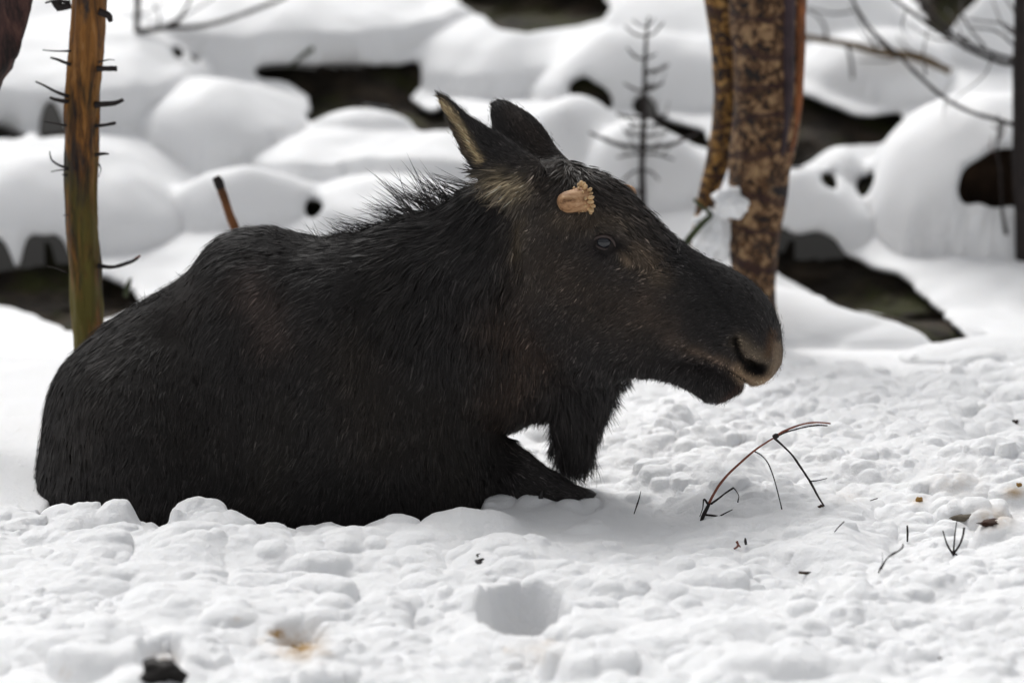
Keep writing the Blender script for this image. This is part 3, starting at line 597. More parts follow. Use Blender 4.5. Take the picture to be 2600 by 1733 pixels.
chip(2594, 1546, 4, 'tiny dark speck at the right edge', M_TWIG); chip(2118, 1480, 3, 'tiny black speck beside the thick stick end', M_TWIG); chip(1292, 1700, 5, 'dark seed below the snow hole, left one', M_TWIG, (1, 1, .8))
chip(1325, 1692, 6, 'thin curved scrap below the snow hole, right one', M_TWIG, (2.2, .6, .4)); chip(1266, 1717, 4, 'flat dark seed at the bottom edge below the hole', M_TWIG, (2, 1, .5)); chip(1106, 1608, 3.5, 'tiny dark speck left of the snow hole', M_TWIG)
chip(2578, 1072, 8, 'brown crumb near the right edge level with the chin', M_DEB, (1.4, 1, .7)); chip(2093, 1360, 3, 'tiny speck under the slanted twig', M_TWIG)
chip(2335, 1272, 9, 'tan leaf scrap on snow at middle right', M_LEAFB, (1, 1, 1.2)); chip(2585, 1238, 10, 'tan leaf scrap at the right edge of the snow', M_LEAFB, (1, .8, 1)); chip(2525, 1256, 7, 'small tan leaf scrap left of the edge one', M_LEAFB)
chip(2455, 1318, 22, 'grey brown wood piece half buried at right', plain('grey_wood', (.14, .12, .09)), (1.7, 1, .5), 'wood_piece', 'wood pieces in the right snow'); chip(2515, 1332, 19, 'dark brown wood piece half buried at right, beside the grey one', M_DEB, (1.5, 1, .5), 'wood_piece', 'wood pieces in the right snow')
chip(410, 1722, 34, 'black patch of bare soil in a snow hole at bottom left', plain('wet_soil', (.010, .008, .007)), (1.25, 1, 1.0), 'soil_clod', None)

# ---------------------------------------------------------------- the moose
parts = []
def loft(St, nring=36, sub=5, yaw=0.0, expo=1.0):
    """St rows: Tx Ty Bx By halfwidth ycentre k"""
    D = crom(St, sub); a = np.linspace(0, 2*math.pi, nring, endpoint=False); V = []
    lat = np.array([math.sin(yaw), math.cos(yaw), 0])
    for (tx, ty, bx_, by_, w, yc, k) in D:
        T = at(tx, ty, yc); B = at(bx_, by_, yc); c = (T+B)/2; h = (T-B)/2; w = max(w, .002)
        ca = np.cos(a); sa = np.sign(np.sin(a))*np.abs(np.sin(a))**expo
        V.append(c+ca[:, None]*h+(sa*w*(1-k*ca))[:, None]*lat)
    parts.append((np.vstack(V), rings_faces(len(D), nring)))
YAW = math.radians(15)
hy = lambda x: -math.tan(YAW)*(x-1330)*.001*.75
# trunk of the body, rump to brisket
T_ = [(93, 1340, .03, .12), (96, 1230, .11, .12), (103, 1140, .17, .11), (118, 1062, .22, .10), (140, 998, .26, .09), (187, 926, .31, .08), (230, 872, .335, .07), (275, 822, .35, .06), (325, 786, .36, .05), (383, 752, .37, .05), (445, 716, .375, .05), (490, 681, .375, .05),
      (532, 630, .37, .05), (570, 600, .365, .05), (612, 587, .355, .05), (665, 581, .35, .05), (715, 585, .345, .05), (770, 596, .34, .05), (830, 608, .335, .04), (900, 625, .33, .04), (970, 660, .32, .03), (1040, 710, .30, .02), (1110, 790, .27, .01), (1180, 890, .22, .0), (1235, 990, .17, 0), (1272, 1080, .12, 0), (1290, 1160, .07, 0), (1296, 1250, .03, 0)]
loft([(x, t, x, 1490, w, yc, .30 if x < 950 else .1) for x, t, w, yc in T_], 56, 4)
# neck
loft([(700, 640, 850, 1200, .28, .03, .25), (800, 606, 960, 1190, .27, .02, .28), (900, 592, 1070, 1160, .25, .01, .32), (1003, 556, 1180, 1125, .215, 0, .35), (1118, 517, 1285, 1094, .175, 0, .3), (1190, 474, 1350, 1068, .15, -.0, .2), (1250, 470, 1410, 1050, .125, -.01, .1), (1330, 500, 1450, 1000, .095, -.02, 0), (1400, 560, 1480, 960, .05, -.03, 0)], 44, 5, YAW*.5)
# head
H = [(1262, 470, 1262, 860, .095, .0), (1300, 432, 1290, 915, .118, .0), (1359, 412, 1340, 965, .128, .0), (1420, 402, 1395, 990, .132, .05), (1470, 420, 1450, 992, .134, -.05), (1530, 446, 1500, 990, .133, -.08), (1585, 476, 1552, 972, .124, -.08), (1625, 517, 1600, 958, .108, -.05), (1660, 553, 1645, 950, .096, 0), (1708, 598, 1690, 940, .086, .05), (1776, 643, 1742, 915, .082, .08),
     (1850, 680, 1790, 922, .090, .05), (1900, 712, 1830, 940, .097, 0), (1945, 757, 1868, 958, .097, 0), (1972, 812, 1897, 971, .091, 0), (1983, 870, 1922, 974, .078, 0), (1984, 915, 1946, 967, .056, 0), (1979, 932, 1962, 957, .03, 0)]
loft([(tx, ty, bx_, by_, w, hy((tx+bx_)/2), k) for tx, ty, bx_, by_, w, k in H], 44, 5, YAW, .92)
J = [(1600, 850, 1590, 955, .07), (1680, 880, 1672, 956, .066), (1735, 900, 1728, 974, .060), (1775, 915, 1762, 994, .056), (1810, 930, 1795, 1018, .052), (1845, 944, 1832, 1020, .048), (1872, 957, 1868, 1001, .042), (1888, 968, 1888, 984, .028)]
loft([(tx, ty, bx_, by_, w, hy(tx), 0) for tx, ty, bx_, by_, w in J], 32, 4, YAW)
# dewlap
loft([(1385, 930, 1600, 930, .06, hy(1480), 0), (1392, 1000, 1570, 985, .05, hy(1480), 0), (1398, 1060, 1545, 1035, .04, hy(1470), 0), (1406, 1110, 1520, 1095, .03, hy(1460), 0), (1416, 1160, 1502, 1150, .022, hy(1460), 0), (1430, 1190, 1488, 1185, .012, hy(1460), 0)], 28, 4, YAW)
# folded foreleg reaching forward
loft([(1180, 1060, 1180, 1330, .09, .0, 0), (1270, 1098, 1250, 1330, .08, -.05, 0), (1335, 1142, 1320, 1300, .06, -.10, 0), (1395, 1190, 1385, 1284, .045, -.13, 0), (1440, 1220, 1435, 1276, .034, -.14, 0), (1480, 1238, 1476, 1270, .026, -.14, 0), (1506, 1248, 1503, 1264, .014, -.14, 0)], 28, 4)
# ears
def ear(Lp, Rp, w, y0, y1, m=26):
    Lp = np.array(Lp, float); Rp = np.array(Rp, float); n = len(Lp); yy = np.linspace(y0, y1, n)
    loft([(Rp[i][0], Rp[i][1], Lp[i][0], Lp[i][1], w[i], yy[i], 0) for i in range(n)], 24, 4, 0)
ear([(1245, 520), (1214, 455), (1194, 421), (1171, 387), (1149, 337), (1130, 300), (1116, 270), (1108, 245), (1106, 236)], [(1400, 470), (1372, 410), (1325, 378), (1270, 338), (1205, 302), (1165, 274), (1140, 253), (1122, 240), (1110, 234)],
    [.045, .046, .042, .036, .030, .025, .019, .011, .004], -.06, -.17)
ear([(1310, 460), (1280, 400), (1254, 350), (1244, 312), (1241, 285), (1246, 262), (1256, 252)], [(1460, 420), (1438, 400), (1410, 367), (1382, 322), (1352, 292), (1315, 268), (1280, 252)], [.04, .036, .03, .025, .02, .014, .006], .10, .19)
V, F = join_geo(parts)
me0 = mesh('m', V, F); bm = bmesh.new(); bm.from_mesh(me0); bmesh.ops.recalc_face_normals(bm, faces=bm.faces); bm.to_mesh(me0); bm.free()
ob = bpy.data.objects.new('m', me0); COL.objects.link(ob)
md = ob.modifiers.new('r', 'REMESH'); md.mode = 'VOXEL'; md.voxel_size = .0058; md.use_smooth_shade = True
sm = ob.modifiers.new('s', 'SMOOTH'); sm.factor = .5; sm.iterations = 9
dg = bpy.context.evaluated_depsgraph_get(); body_me = bpy.data.meshes.new_from_object(ob.evaluated_get(dg)); bpy.data.objects.remove(ob)
body_me.name = 'body'; n = len(body_me.vertices); BV = np.empty(n*3); body_me.vertices.foreach_get('co', BV); BV = BV.reshape(-1, 3)
def vnormals(me):
    a = np.empty(len(me.vertices)*3); me.vertices.foreach_get('normal', a); return a.reshape(-1, 3)
BN = vnormals(body_me)
if (BN[:, 2]*(BV[:, 2] > BV[:, 2].max()-.05)).sum() < 0: body_me.flip_normals(); BN = vnormals(body_me)
S = proj(BV); nearside = BN[:, 1] < .25
# sculpted detail: (line in photo pixels, radius, push in metres along the normal)
NOSTRIL = [(1867, 864), (1872, 885), (1882, 912), (1897, 935), (1915, 946), (1932, 945)]
SCULPT = [(NOSTRIL, 9, -.028), ([(1905, 930), (1922, 937), (1936, 936)], 15, -.032), ([(1890, 880), (1915, 905), (1945, 918)], 16, .007), ([(1885, 945), (1905, 962), (1935, 962)], 9, .004),
          ([(1738, 888), (1770, 903), (1800, 914), (1832, 930), (1866, 950), (1893, 966)], 6, -.016), ([(1735, 880), (1775, 893), (1810, 905), (1850, 930)], 8, .005), ([(1750, 915), (1800, 940), (1850, 965)], 10, .003),
          ([(1533, 616)], 26, -.012), ([(1492, 585), (1520, 574), (1555, 580), (1585, 602)], 14, .010), ([(1505, 640), (1535, 652), (1565, 640)], 9, .004), ([(1575, 622), (1592, 640), (1588, 660)], 14, -.008),
          ([(1300, 560), (1304, 640), (1300, 720)], 22, -.016), ([(1340, 520), (1345, 620), (1350, 700)], 40, .010), ([(1330, 800), (1400, 900), (1480, 950)], 40, .012), ([(1560, 750), (1660, 780), (1760, 830)], 40, -.006),
          ([(1420, 730), (1470, 800)], 70, .012), ([(1115, 262), (1150, 305), (1178, 350), (1205, 395)], 10, -.010), ([(1480, 470), (1520, 460)], 30, .006), ([(1600, 560), (1660, 620)], 16, .004),
          ([(660, 760), (740, 900), (820, 1050)], 130, .035), ([(600, 900), (660, 1100), (700, 1300)], 60, .014), ([(930, 760), (960, 950), (990, 1150)], 50, -.03), ([(250, 1000), (330, 1150), (380, 1280)], 110, .045), ([(430, 860), (490, 1100), (500, 1300)], 60, -.028),
          ([(1090, 700), (1130, 900), (1180, 1050)], 50, .012), ([(620, 640), (560, 700)], 40, .008), ([(1230, 620), (1230, 760), (1270, 900)], 30, .006)]
for line, r, amt in SCULPT:
    d = dpoly(S, line); BV = BV + BN*(amt*np.exp(-(d/r)**2)*nearside)[:, None]
BV += BN*(.004*fbm(BV*14, 3, 90)*(S[:, 0] < 1250))[:, None] + BN*(.0018*fbm(BV*45, 3, 91))[:, None]
body_me.vertices.foreach_set('co', BV.ravel()); body_me.update(); BN = vnormals(body_me); S = proj(BV)

BASE = np.array([.0195, .0172, .0168])
TINT = [([(640, 740), (680, 800), (690, 850)], 60, (.062, .046, .040), .8), ([(900, 900), (950, 1100)], 90, (.034, .027, .022), .7), ([(480, 760), (430, 850)], 60, (.030, .024, .021), .6), ([(250, 950), (200, 1150)], 60, (.028, .023, .020), .6), ([(700, 1050), (680, 1250)], 70, (.029, .025, .021), .5), ([(300, 900), (500, 1100)], 150, (.019, .016, .0145), .8), ([(980, 700), (990, 800)], 70, (.022, .019, .017), .6), ([(1270, 462), (1325, 480)], 26, (.34, .27, .17), .9), ([(1225, 455), (1300, 520)], 22, (.12, .10, .075), .7), ([(1325, 560), (1318, 640)], 16, (.12, .09, .05), .7),
        ([(1360, 500), (1340, 640), (1340, 720)], 55, (.05, .041, .034), .7), ([(1380, 430), (1460, 440)], 50, (.036, .030, .025), .7), ([(1420, 560), (1500, 560), (1570, 560)], 36, (.060, .046, .033), .75), ([(1540, 470), (1640, 580)], 40, (.032, .026, .022), .7),
        ([(1400, 680), (1500, 760), (1620, 800)], 85, (.036, .027, .021), .8), ([(1270, 830), (1340, 920), (1260, 1030)], 75, (.034, .022, .016), .8), ([(1100, 1050), (1150, 1200)], 90, (.021, .017, .014), .7),
        ([(1610, 640), (1660, 670), (1680, 700)], 34, (.085, .062, .042), .75), ([(1594, 668), (1583, 640)], 9, (.22, .16, .11), .8), ([(1640, 755), (1650, 800), (1700, 830)], 30, (.055, .040, .031), .6), ([(1700, 860), (1740, 880), (1780, 892)], 20, (.06, .045, .036), .8),
        ([(1860, 800), (1800, 720), (1740, 660)], 60, (.0125, .0115, .0115), .9), ([(1880, 870), (1905, 895), (1940, 912)], 20, (.13, .10, .07), .85), ([(1870, 938), (1890, 960), (1925, 972), (1952, 964)], 14, (.42, .29, .18), .95), ([(1830, 912), (1862, 930)], 14, (.10, .07, .05), .7),
        ([(1752, 888), (1790, 900), (1830, 920)], 7, (.12, .085, .062), .8), ([(1972, 880), (1975, 915), (1962, 945)], 12, (.28, .20, .13), .85), ([(1962, 850), (1950, 900)], 12, (.07, .035, .015), .7), ([(1880, 990), (1840, 1018)], 14, (.035, .014, .008), .7),
        ([(1120, 262), (1140, 284), (1162, 310), (1185, 350), (1204, 385), (1222, 408)], 9, (.46, .35, .20), .95), ([(1150, 330), (1190, 400)], 10, (.10, .07, .045), .5), ([(1300, 290), (1380, 370)], 26, (.03, .022, .018), .6),
        (NOSTRIL, 10, (.003, .002, .002), 1), ([(1903, 930), (1920, 936), (1934, 935)], 17, (.003, .002, .002), 1), ([(1842, 938), (1866, 951), (1893, 967)], 4, (.005, .004, .004), 1), ([(1575, 622), (1592, 640)], 14, (.008, .007, .007), .8), ([(1515, 600), (1550, 600), (1570, 625), (1540, 650), (1505, 635), (1515, 600)], 8, (.012, .009, .009), .8)]
def colour(S):
    c = np.tile(BASE, (len(S), 1))
    for line, r, col, s in TINT:
        w = (s*np.exp(-(dpoly(S, line)/r)**2))[:, None]; c = c*(1-w)+np.array(col)*w
    m = sstep(1250, 1330, S[:, 0])[:, None]; c = np.where(c > 0, c*(1+.45*m*(c.mean(1, keepdims=True) > .0125)*(c.mean(1, keepdims=True) < .12)), c)
    return c
def set_col(me, c):
    a = me.color_attributes.new('Col', 'FLOAT_COLOR', 'POINT'); a.data.foreach_set('color', np.concatenate([c, np.ones((len(c), 1))], 1).astype(np.float32).ravel())
def fur_mat(name, rough, spec, bumpy=0):
    m, t, b = newmat(name, rough, spec); a = N(t, 'ShaderNodeAttribute'); a.attribute_name = 'Col'; t.links.new(a.outputs['Color'], b.inputs['Base Color'])
    if bumpy: bump(t, b, noise(t, coords(t), 140, 5, .7), .8, .006)
    return m
M_SKIN = fur_mat('short_dark_coat', .75, .2, 1); M_FUR = fur_mat('guard_hair', .55, .28)
set_col(body_me, colour(S)*.8)
moose = empty('moose', (.0, .05, 0)); tag(moose, 'dark brown moose lying in the snow with shed antler stubs', 'moose')
body = link('body', body_me, M_SKIN, moose)

# hair: every strand is a real tapering ribbon
DIRS = [(600, 600, -1, .25), (450, 720, -.8, .6), (300, 830, -.6, .8), (150, 1000, -.3, 1), (120, 1200, -.1, 1), (800, 620, -1, .15), (760, 690, -.9, .45), (720, 770, -.5, .85), (600, 780, -.5, .85), (500, 950, -.2, 1), (300, 1050, -.25, 1), (400, 1200, -.15, 1), (650, 1000, -.15, 1), (700, 1250, -.4, .9),
        (850, 1000, -.4, .9), (900, 1200, -.5, .85), (1000, 1050, -.25, 1), (1050, 1250, .1, 1), (1200, 1200, .2, 1), (950, 640, -1, .2), (1080, 570, -1, .35), (1200, 550, -.7, .7), (1000, 720, -.6, .8), (1130, 750, -.25, 1), (1100, 900, -.2, 1), (1250, 850, -.1, 1), (1250, 1000, 0, 1), (1350, 1040, 0, 1),
        (1300, 700, -.35, .95), (1400, 800, -.6, .8), (1350, 560, -.5, .85), (1450, 900, -.3, 1), (1550, 850, -.8, .6), (1650, 800, -1, .35), (1500, 700, -.9, .5), (1600, 710, -1, .3), (1700, 700, -1, -.1), (1780, 680, -.9, -.4), (1850, 740, -.95, -.3), (1900, 760, -.7, -.6), (1950, 850, -.4, -.9), (1880, 810, -.95, -.1), (1820, 840, -1, .35),
        (1780, 980, -.3, 1), (1700, 940, -.5, .9), (1620, 940, -.3, 1), (1850, 1000, .1, 1), (1920, 960, .3, 1), (1400, 440, -.7, .7), (1480, 430, .3, .7), (1545, 480, .75, .65), (1620, 560, .75, .65), (1560, 565, .95, .3), (1600, 600, .9, .45), (1660, 640, .85, .5), (1450, 560, -.5, .85), (1500, 660, -.8, .5),
        (1340, 1180, .95, .3), (1450, 1240, 1, .25), (1460, 1000, 0, 1), (1450, 1150, 0, 1), (1550, 1000, .25, 1), (1150, 300, -.55, -.85), (1220, 360, -.7, -.7), (1280, 400, -.7, -.6), (1250, 470, -.4, .6), (1300, 460, -.6, .5), (1300, 290, -.5, -.85), (1380, 350, -.6, -.75)]
DIRS = np.array(DIRS, float)
def flow(S):
    d = np.zeros((len(S), 2)); wt = np.zeros(len(S))
    for x, y, dx, dy in DIRS:
        w = 1/(((S[:, 0]-x)**2+(S[:, 1]-y)**2)/900+1)**1.6; l = math.hypot(dx, dy); d[:, 0] += w*dx/l; d[:, 1] += w*dy/l; wt += w
    return d/(np.linalg.norm(d, axis=1)[:, None]+1e-9)
body_me.calc_loop_triangles(); tri = np.empty(len(body_me.loop_triangles)*3, np.int32); body_me.loop_triangles.foreach_get('vertices', tri); tri = tri.reshape(-1, 3)
A, B, C = BV[tri[:, 0]], BV[tri[:, 1]], BV[tri[:, 2]]; cr = np.cross(B-A, C-A); area = np.linalg.norm(cr, axis=1)/2; cen = (A+B+C)/3; fn = cr/(2*area[:, None]+1e-12)
if (fn*BN[tri[:, 0]]).sum() < 0: fn = -fn
tocam = CAM-cen; tocam /= np.linalg.norm(tocam, axis=1)[:, None]; facing = (fn*tocam).sum(1); CS = proj(cen)
gz = gfull(cen[:, 0], cen[:, 1]); above = cen[:, 2] > gz-.03
def region(S):
    """hair length (m), width (m), lift, density"""
    x, y = S[:, 0], S[:, 1]; L = np.full(len(S), .034); Wd = np.full(len(S), .0010); li = np.full(len(S), .10); de = np.full(len(S), 1.0)
    def setr(w, a, b, c, d):
        nonlocal L, Wd, li, de
        L = L*(1-w)+a*w; Wd = Wd*(1-w)+b*w; li = li*(1-w)+c*w; de = de*(1-w)+d*w
    nk = sstep(850, 1000, x)*sstep(1000, 800, y); setr(nk, .055, .0014, .16, .9)
    hd = sstep(0, 60, x-(1290+.0*(y))); setr(hd, .017, .0012, .16, 2.4)
    setr(sstep(1640, 1780, x)*hd, .013, .0012, .16, 2.8); setr(sstep(1850, 1900, x)*sstep(830, 890, y), .007, .0008, .2, 4.5)
    fh = np.exp(-(dpoly(S, [(1360, 430), (1450, 430), (1560, 490), (1650, 590), (1700, 640)])/45)**2); setr(fh, .030, .0024, .32, 1.1)
    jaw = hd*sstep(900, 960, y)*sstep(1800, 1700, x); setr(jaw, .034, .0009, .35, 2.2)
    th = sstep(1270, 1300, x)*sstep(1420, 1380, x)*sstep(990, 1040, y); setr(th, .035, .0009, .5, 2.5)
    be_ = sstep(1380, 1400, x)*sstep(960, 1020, y)*sstep(1640, 1600, x); setr(be_, .07, .0011, .22, 3.)
    chin = sstep(1740, 1780, x)*sstep(960, 985, y); setr(chin, .018, .0007, .35, 4)
    lg = sstep(1290, 1310, x)*sstep(1100, 1130, y)*(1-sstep(1000, 1040, y)*(np.abs(x-1460) < 70)*(y < 1200)); setr(lg, .02, .0009, .15, 3)
    er = (y < 430)*(x < 1430)*1.0; setr(er, .018, .0009, .16, 3)
    return L, Wd, li, de
L_, W_, l_, de = region(CS)
vis = np.where(facing > -.15, 1.0, .12)*above
wgt = area*de*vis; NH = 62000; PER = 3
pick = rng.choice(len(area), NH, p=wgt/wgt.sum())
u = rng.random((NH, 2)); fl = u.sum(1) > 1; u[fl] = 1-u[fl]
def build_hair(P, Nn, S, seg, Lmul=1.0, Lset=None, lift=None, name='fur', wmul=1.0, dirs=None, droop=.0, clump=False, cr=.0016):
    n = len(P); L, Wd, li, _ = region(S)
    lk = {'fur': 7}.get(name, 1) if clump else 1
    cl = vnoise(P*55, 101); cl2 = vnoise(P*22, 102); cl3 = vnoise(P*22, 103)
    L = (L if Lset is None else Lset)*Lmul*rng.uniform(.65, 1.25, n); Wd = Wd*wmul*rng.uniform(.6, 1.3, n); li = (li if lift is None else lift)*(1+.5*cl)
    d2 = flow(S) if dirs is None else dirs
    ang = .30*cl2+.22*cl+rng.normal(0, .10, n); ca, sa = np.cos(ang), np.sin(ang); d2 = np.stack([d2[:, 0]*ca-d2[:, 1]*sa, d2[:, 0]*sa+d2[:, 1]*ca], 1)
    D = d2[:, :1]*Rv - d2[:, 1:]*Uv; D = D - Nn*(D*Nn).sum(1)[:, None]; nn = np.linalg.norm(D, axis=1)[:, None]; D = np.where(nn > .15, D/(nn+1e-9), np.array([0, 0, -1.0])-Nn*(-Nn[:, 2:])); D /= np.linalg.norm(D, axis=1)[:, None]+1e-9
    side = np.cross(D, Nn); tw = rng.normal(0, .5, n)[:, None]; side = side*np.cos(tw)+Nn*np.sin(tw)
    curl = (.18*cl3+rng.normal(0, .06, n))[:, None]
    v = np.exp(rng.normal(0, 1, n)*(np.where(S[:, 0] < 1250, .40, .62) if clump else .34)+.32*cl2)
    if lk > 1:
        rep = lambda q: np.repeat(q, lk, 0)
        P, Nn, D, S, curl, li, L, side, Wd, v, cl2 = map(rep, (P, Nn, D, S, curl, li, L, side, Wd, v, cl2)); n = len(P)
        off = np.cross(Nn, D)*rng.normal(0, 1, n)[:, None]*cr + D*rng.normal(0, 1, n)[:, None]*cr*2; L = L*rng.uniform(.75, 1.1, n); v = v*np.exp(rng.normal(0, .22, n)); li = li*rng.uniform(.8, 1.25, n)
        P = P+off
    pts = []
    for k in range(seg+1):
        t = k/seg; h = (li*(1-.55*t)*t)[:, None]
        pts.append(P - Nn*.001 + (D*t*(1-.3*li[:, None]) + Nn*h + np.cross(Nn, D)*curl*t*t + np.array([0, 0, -1.0])*droop*t*t)*L[:, None] - (off*.85*t if lk > 1 else 0))
    V = []
    for k in range(seg): w = (Wd*(1-.55*(k/seg))/2)[:, None]; V += [pts[k]-side*w, pts[k]+side*w]
    V.append(pts[seg]); V = np.stack(V, 1).reshape(-1, 3); m = 2*seg+1; b = (np.arange(n)*m)[:, None]
    Tn = []
    for k in range(seg-1): Tn += [b+np.array([2*k, 2*k+1, 2*k+3]), b+np.array([2*k, 2*k+3, 2*k+2])]
    Tn.append(b+np.array([2*seg-2, 2*seg-1, 2*seg])); Fh = np.concatenate(Tn)
    c = colour(S); g = rng.random(n); c = c*v[:, None]; gl = g > np.where(S[:, 0] < 1250, .965, .985); c[gl] = c[gl]*2.4+.012; hm = sstep(1240, 1320, S[:, 0]); c = c*np.exp((.45*vnoise(P*75, 107)+.3*vnoise(P*150, 108))*hm)[:, None]
    c = np.repeat(np.clip(c, 0, .7), m, 0)
    me = mesh(name, V, Fh); set_col(me, c); o = link(name, me, M_FUR, moose); o['kind'] = 'stuff'; return o
P = A[pick]+(B-A)[pick]*u[:, :1]+(C-A)[pick]*u[:, 1:]
Nn = BN[tri[pick]].mean(1); Nn /= np.linalg.norm(Nn, axis=1)[:, None]; SS = proj(P)
clear = (dpoly(SS, [(1518, 612), (1533, 617), (1548, 620)]) > 23) & (dpoly(SS, NOSTRIL) > 11) & (dpoly(SS, [(1903, 930), (1920, 936), (1934, 935)]) > 19)
P, Nn, SS = P[clear], Nn[clear], SS[clear]
hd = SS[:, 0] > 1240
und = rng.random(len(P)) < .42
for sel, sg in ((~hd, 3), (hd, 2)):
    a_ = sel & ~und; b_ = sel & und
    build_hair(P[a_], Nn[a_], SS[a_], sg, clump=True, wmul=1.15, cr=.0018 if sg == 3 else .0011)
    P3 = np.repeat(P[b_], 3, 0); build_hair(P3+rng.normal(0, .004, P3.shape)*(1-0), np.repeat(Nn[b_], 3, 0), proj(P3), sg, wmul=1.0)
# mane: long spiky locks along the crest
def locks(line, n, Lr, ang, name, y, jitter=8, per=9, w=1.4, spread=.05, surf=True):
    line = np.array(line, float); o = lin(line, n)+rng.normal(0, jitter, (n, 2))*np.array([1, .4]); Pp = []; Dd = []; LL = []
    for q in o:
        l = rng.uniform(*Lr); a = ang(q[0])+rng.normal(0, .12)
        yy = y+rng.normal(0, .02)
        for k in range(per): Pp.append(at(q[0]+rng.normal(0, 5), q[1]+rng.uniform(2, 14), yy+rng.normal(0, .006))); Dd.append((math.cos(a+rng.normal(0, spread)), -math.sin(a+rng.normal(0, spread)))); LL.append(l*rng.uniform(.7, 1.1))
    Pp = np.array(Pp); Dd = np.array(Dd); LL = np.array(LL); NN = np.tile(np.array([0, -1.0, 0]), (len(Pp), 1))
    return build_hair(Pp, NN, proj(Pp), 4, 1, LL, np.full(len(Pp), .03), name, w, Dd)
R_ = math.radians
locks([(850, 598), (930, 580), (1003, 560), (1060, 548)], 26, (.04, .12), lambda x: R_(172-(x-850)*.06), 'mane', .0)
locks([(1020, 555), (1090, 530), (1140, 505)], 20, (.06, .15), lambda x: R_(150+rng.uniform(-22, 18)), 'mane', .0)
locks([(1090, 530), (1150, 498), (1205, 465)], 10, (.07, .13), lambda x: R_(155), 'mane', .0)
locks([(670, 586), (760, 600), (860, 604)], 30, (.025, .06), lambda x: R_(140+rng.uniform(-12, 15)), 'mane', .0, per=3, w=.9)
locks([(330, 790), (400, 750), (480, 700)], 40, (.015, .03), lambda x: R_(120+rng.uniform(-40, 40)), 'mane', .02, per=4, w=.9)
# beard of the dewlap
def beard(n, xr, yr, Lr, a0, name='beard', k=1.0):
    Pp = []; Dd = []; LL = []
    for i in range(n):
        t = rng.random(); x = xr[0]+(xr[1]-xr[0])*t; y = yr[0]+(yr[1]-yr[0])*t
        l = rng.uniform(*Lr); a = R_(a0(x))+rng.normal(0, .07); yc = hy(1460)+rng.normal(0, .014)
        for q in range(14): Pp.append(at(x+rng.normal(0, 3.5), y-rng.uniform(0, 25), yc+rng.normal(0, .004))); Dd.append((math.cos(a+rng.normal(0, .03)), -math.sin(a+rng.normal(0, .03)))); LL.append(l*rng.uniform(.6, 1.1))
    Pp = np.array(Pp); NN = np.tile(np.array([0, -1.0, 0]), (len(Pp), 1)); return build_hair(Pp, NN, proj(Pp), 4, 1, np.array(LL), np.full(len(Pp), .03), name, .9, np.array(Dd))
beard(60, (1412, 1505), (1150, 1150), (.05, .098), lambda x: -92+(x-1460)*.05); beard(26, (1405, 1402), (1080, 1150), (.03, .06), lambda x: -98); beard(44, (1560, 1506), (1000, 1140), (.025, .06), lambda x: -72-(1540-x)*.2)
beard(30, (1600, 1560), (965, 1005), (.015, .035), lambda x: -65); beard(50, (1296, 1400), (1090, 1062), (.012, .03), lambda x: -92); beard(26, (1750, 1850), (990, 1022), (.008, .022), lambda x: -110+rng.uniform(-12, 12))

# the eye
def surf(sx, sy):
    d = np.hypot(S[:, 0]-sx, S[:, 1]-sy); c = np.where((d < 9) & (BN[:, 1] < .2))[0]
    if len(c) == 0: c = np.argsort(d)[:20]
    i = c[np.argmin(BV[c, 1])]; return BV[i].copy(), BN[i].copy()
S = proj(BV)
M_EYE, t, b = newmat('wet_eye', .10, .5); b.inputs['Base Color'].default_value = (.010, .011, .015, 1); b.inputs['Coat Weight'].default_value = 0; b.inputs['Coat Roughness'].default_value = .03
M_LID = plain('eyelid_skin', (.040, .027, .024), .5, .4, .3)
p, nrm = surf(1533, 616); eye_c = at(1533, 616, p[1]) + np.array([0, .0145, 0])
bm = bmesh.new(); bmesh.ops.create_uvsphere(bm, u_segments=32, v_segments=24, radius=.0225); me = bpy.data.meshes.new('eye'); bm.to_mesh(me); bm.free()
e = link('eye', me, M_EYE, None); e.location = eye_c; e.parent = moose; e.matrix_parent_inverse = __import__('mathutils').Matrix.Translation(moose.location).inverted()
ye = eye_c[1]-.0225
def lid(pts, rad, dy): 
    pts = np.array(pts, float); m = np.array([1533, 617.])
    yy = ye + dy - .0035 + .35*(np.hypot(*(pts-m).T)*.001)
    return tube('eyelid', at(pts[:, 0], pts[:, 1], yy), rad, M_LID, moose, n=10, step=6)
lid([(1506, 611), (1515, 603), (1530, 599), (1546, 602), (1557, 612), (1562, 626)], [.002, .004, .0046, .0042, .0035, .002], .0015)
lid([(1506, 611), (1512, 622), (1525, 630), (1540, 633), (1553, 630), (1562, 626)], [.002, .003, .0035, .0035, .003, .002], .003)
lid([(1498, 620), (1510, 636), (1528, 644), (1550, 642), (1566, 632)], [.001, .002, .0026, .002, .001], .013)
lid([(1500, 604), (1512, 594), (1532, 590), (1552, 597), (1566, 612)], [.001, .002, .0024, .002, .001], .013)
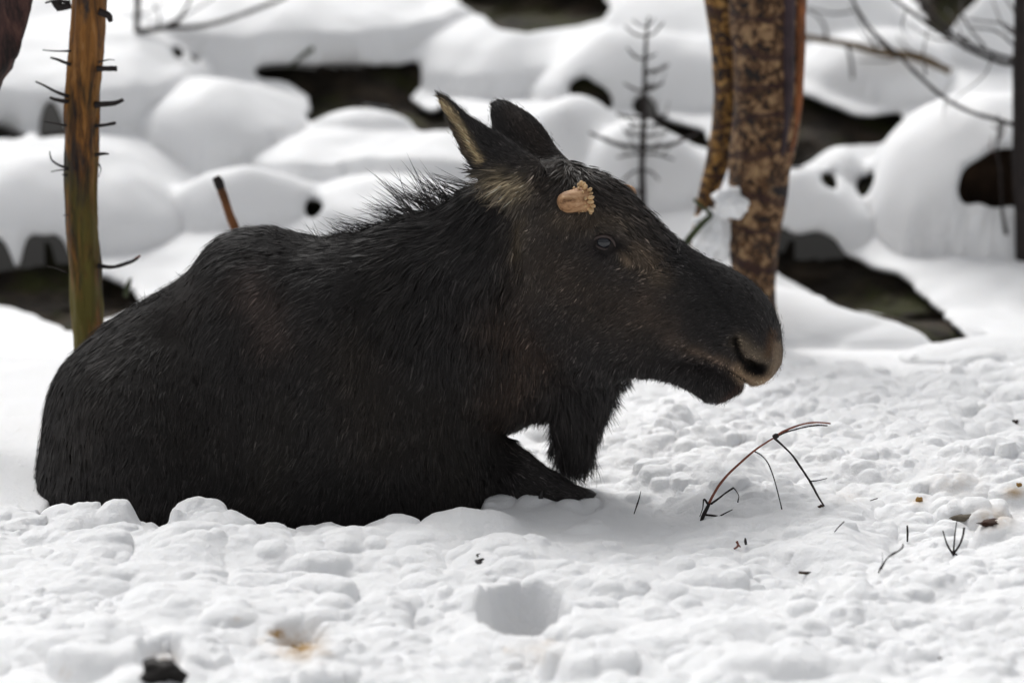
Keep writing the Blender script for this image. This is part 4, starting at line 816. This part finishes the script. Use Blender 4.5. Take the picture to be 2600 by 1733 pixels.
# antler stubs
def stub_mat():
    m, t, b = newmat('antler_stub', .6, .3); v = coords(t, (.35, 1, 1))
    c = ramp(t, noise(t, v, 60, 6, .65, .3), [(.36, (.13, .060, .026)), (.5, (.40, .22, .11)), (.7, (.58, .38, .22))]); t.links.new(c, b.inputs['Base Color']); bump(t, b, noise(t, v, 120, 5, .7), .5, .004); return m
M_STUB = stub_mat(); M_BURR = plain('antler_burr', (.56, .38, .20), .55, .35, .45, 60)
def pedicle(base, axis, r, ln, lab):
    base = np.array(base); ax = np.array(axis, float); ax /= np.linalg.norm(ax); u_ = np.cross(ax, [0, 0, 1.0]); u_ /= np.linalg.norm(u_); v_ = np.cross(ax, u_)
    pr = [(-.02, .85), (0, 1.0), (.15, .98), (.3, .90), (.5, .86), (.7, .82), (.85, .70), (.95, .48), (1, .15)]; a = np.linspace(0, 2*math.pi, 30, endpoint=False); V = []
    for h, q in crom(pr, 4): V.append(base+ax*h*ln+(np.cos(a)*q*r*1.05)[:, None]*u_+(np.sin(a)*q*r)[:, None]*v_)
    V = np.vstack(V); V = base+(V-base)*(1+.05*fbm(V*60, 3, 4))[:, None]
    o = link('antler_stub', mesh('antler_stub', V, rings_faces(len(V)//30, 30)), M_STUB, moose); o['label'] = lab
    if lab.startswith('far'): return
    L = []
    for k in range(22):
        an = 2*math.pi*k/22; q = rng.uniform(.98, 1.16); bm = bmesh.new(); bmesh.ops.create_icosphere(bm, subdivisions=2, radius=1); vv = np.array([v.co[:] for v in bm.verts]); ff = [tuple(x.index for x in f.verts) for f in bm.faces]; bm.free()
        rad = (math.cos(an)*u_+math.sin(an)*v_); c = base+rad*r*q+ax*ln*rng.uniform(.0, .12); s = rng.uniform(.0030, .0056)
        w = vv*s; w = w + np.outer(w@rad, rad)*1.2 + np.outer(w@ax, ax)*.6; L.append((c+w, ff))
        if k % 2 == 0: L.append((base+rad*r*.98+ax*ln*.28+vv*s*.8, ff))
    V, F = join_geo(L); link('burr', mesh('burr', V, F), M_BURR, o if False else moose)
p, nr = surf(1482, 508)
pedicle(at(1484, 506, p[1]+.010), (-.80, -.62, -.02), .033, .078, 'brown oval antler stub with knobbly rim on the near side')
pedicle(at(1585, 492, hy(1560)+.11), (.30, .93, -.1), .024, .055, 'far antler stub just showing past the forehead')
# hoof of the folded leg
def hoof(L, yc, w):
    parts.clear(); loft([(a, b, c, d, w*s, yc, 0) for a, b, c, d, s in L], 20, 4); V, F = parts[0]; link('hoof', mesh('hoof', V, F), plain('hoof_horn', (.010, .008, .008), .4, .4, .3), moose)
hoof([(1380, 1240, 1378, 1300, .5), (1372, 1245, 1362, 1290, 1), (1366, 1262, 1358, 1284, .8), (1364, 1276, 1360, 1284, .3)], -.17, .018)
hoof([(1478, 1236, 1475, 1270, .8), (1495, 1241, 1490, 1270, 1), (1508, 1247, 1503, 1264, .6), (1514, 1253, 1511, 1258, .2)], -.14, .022)
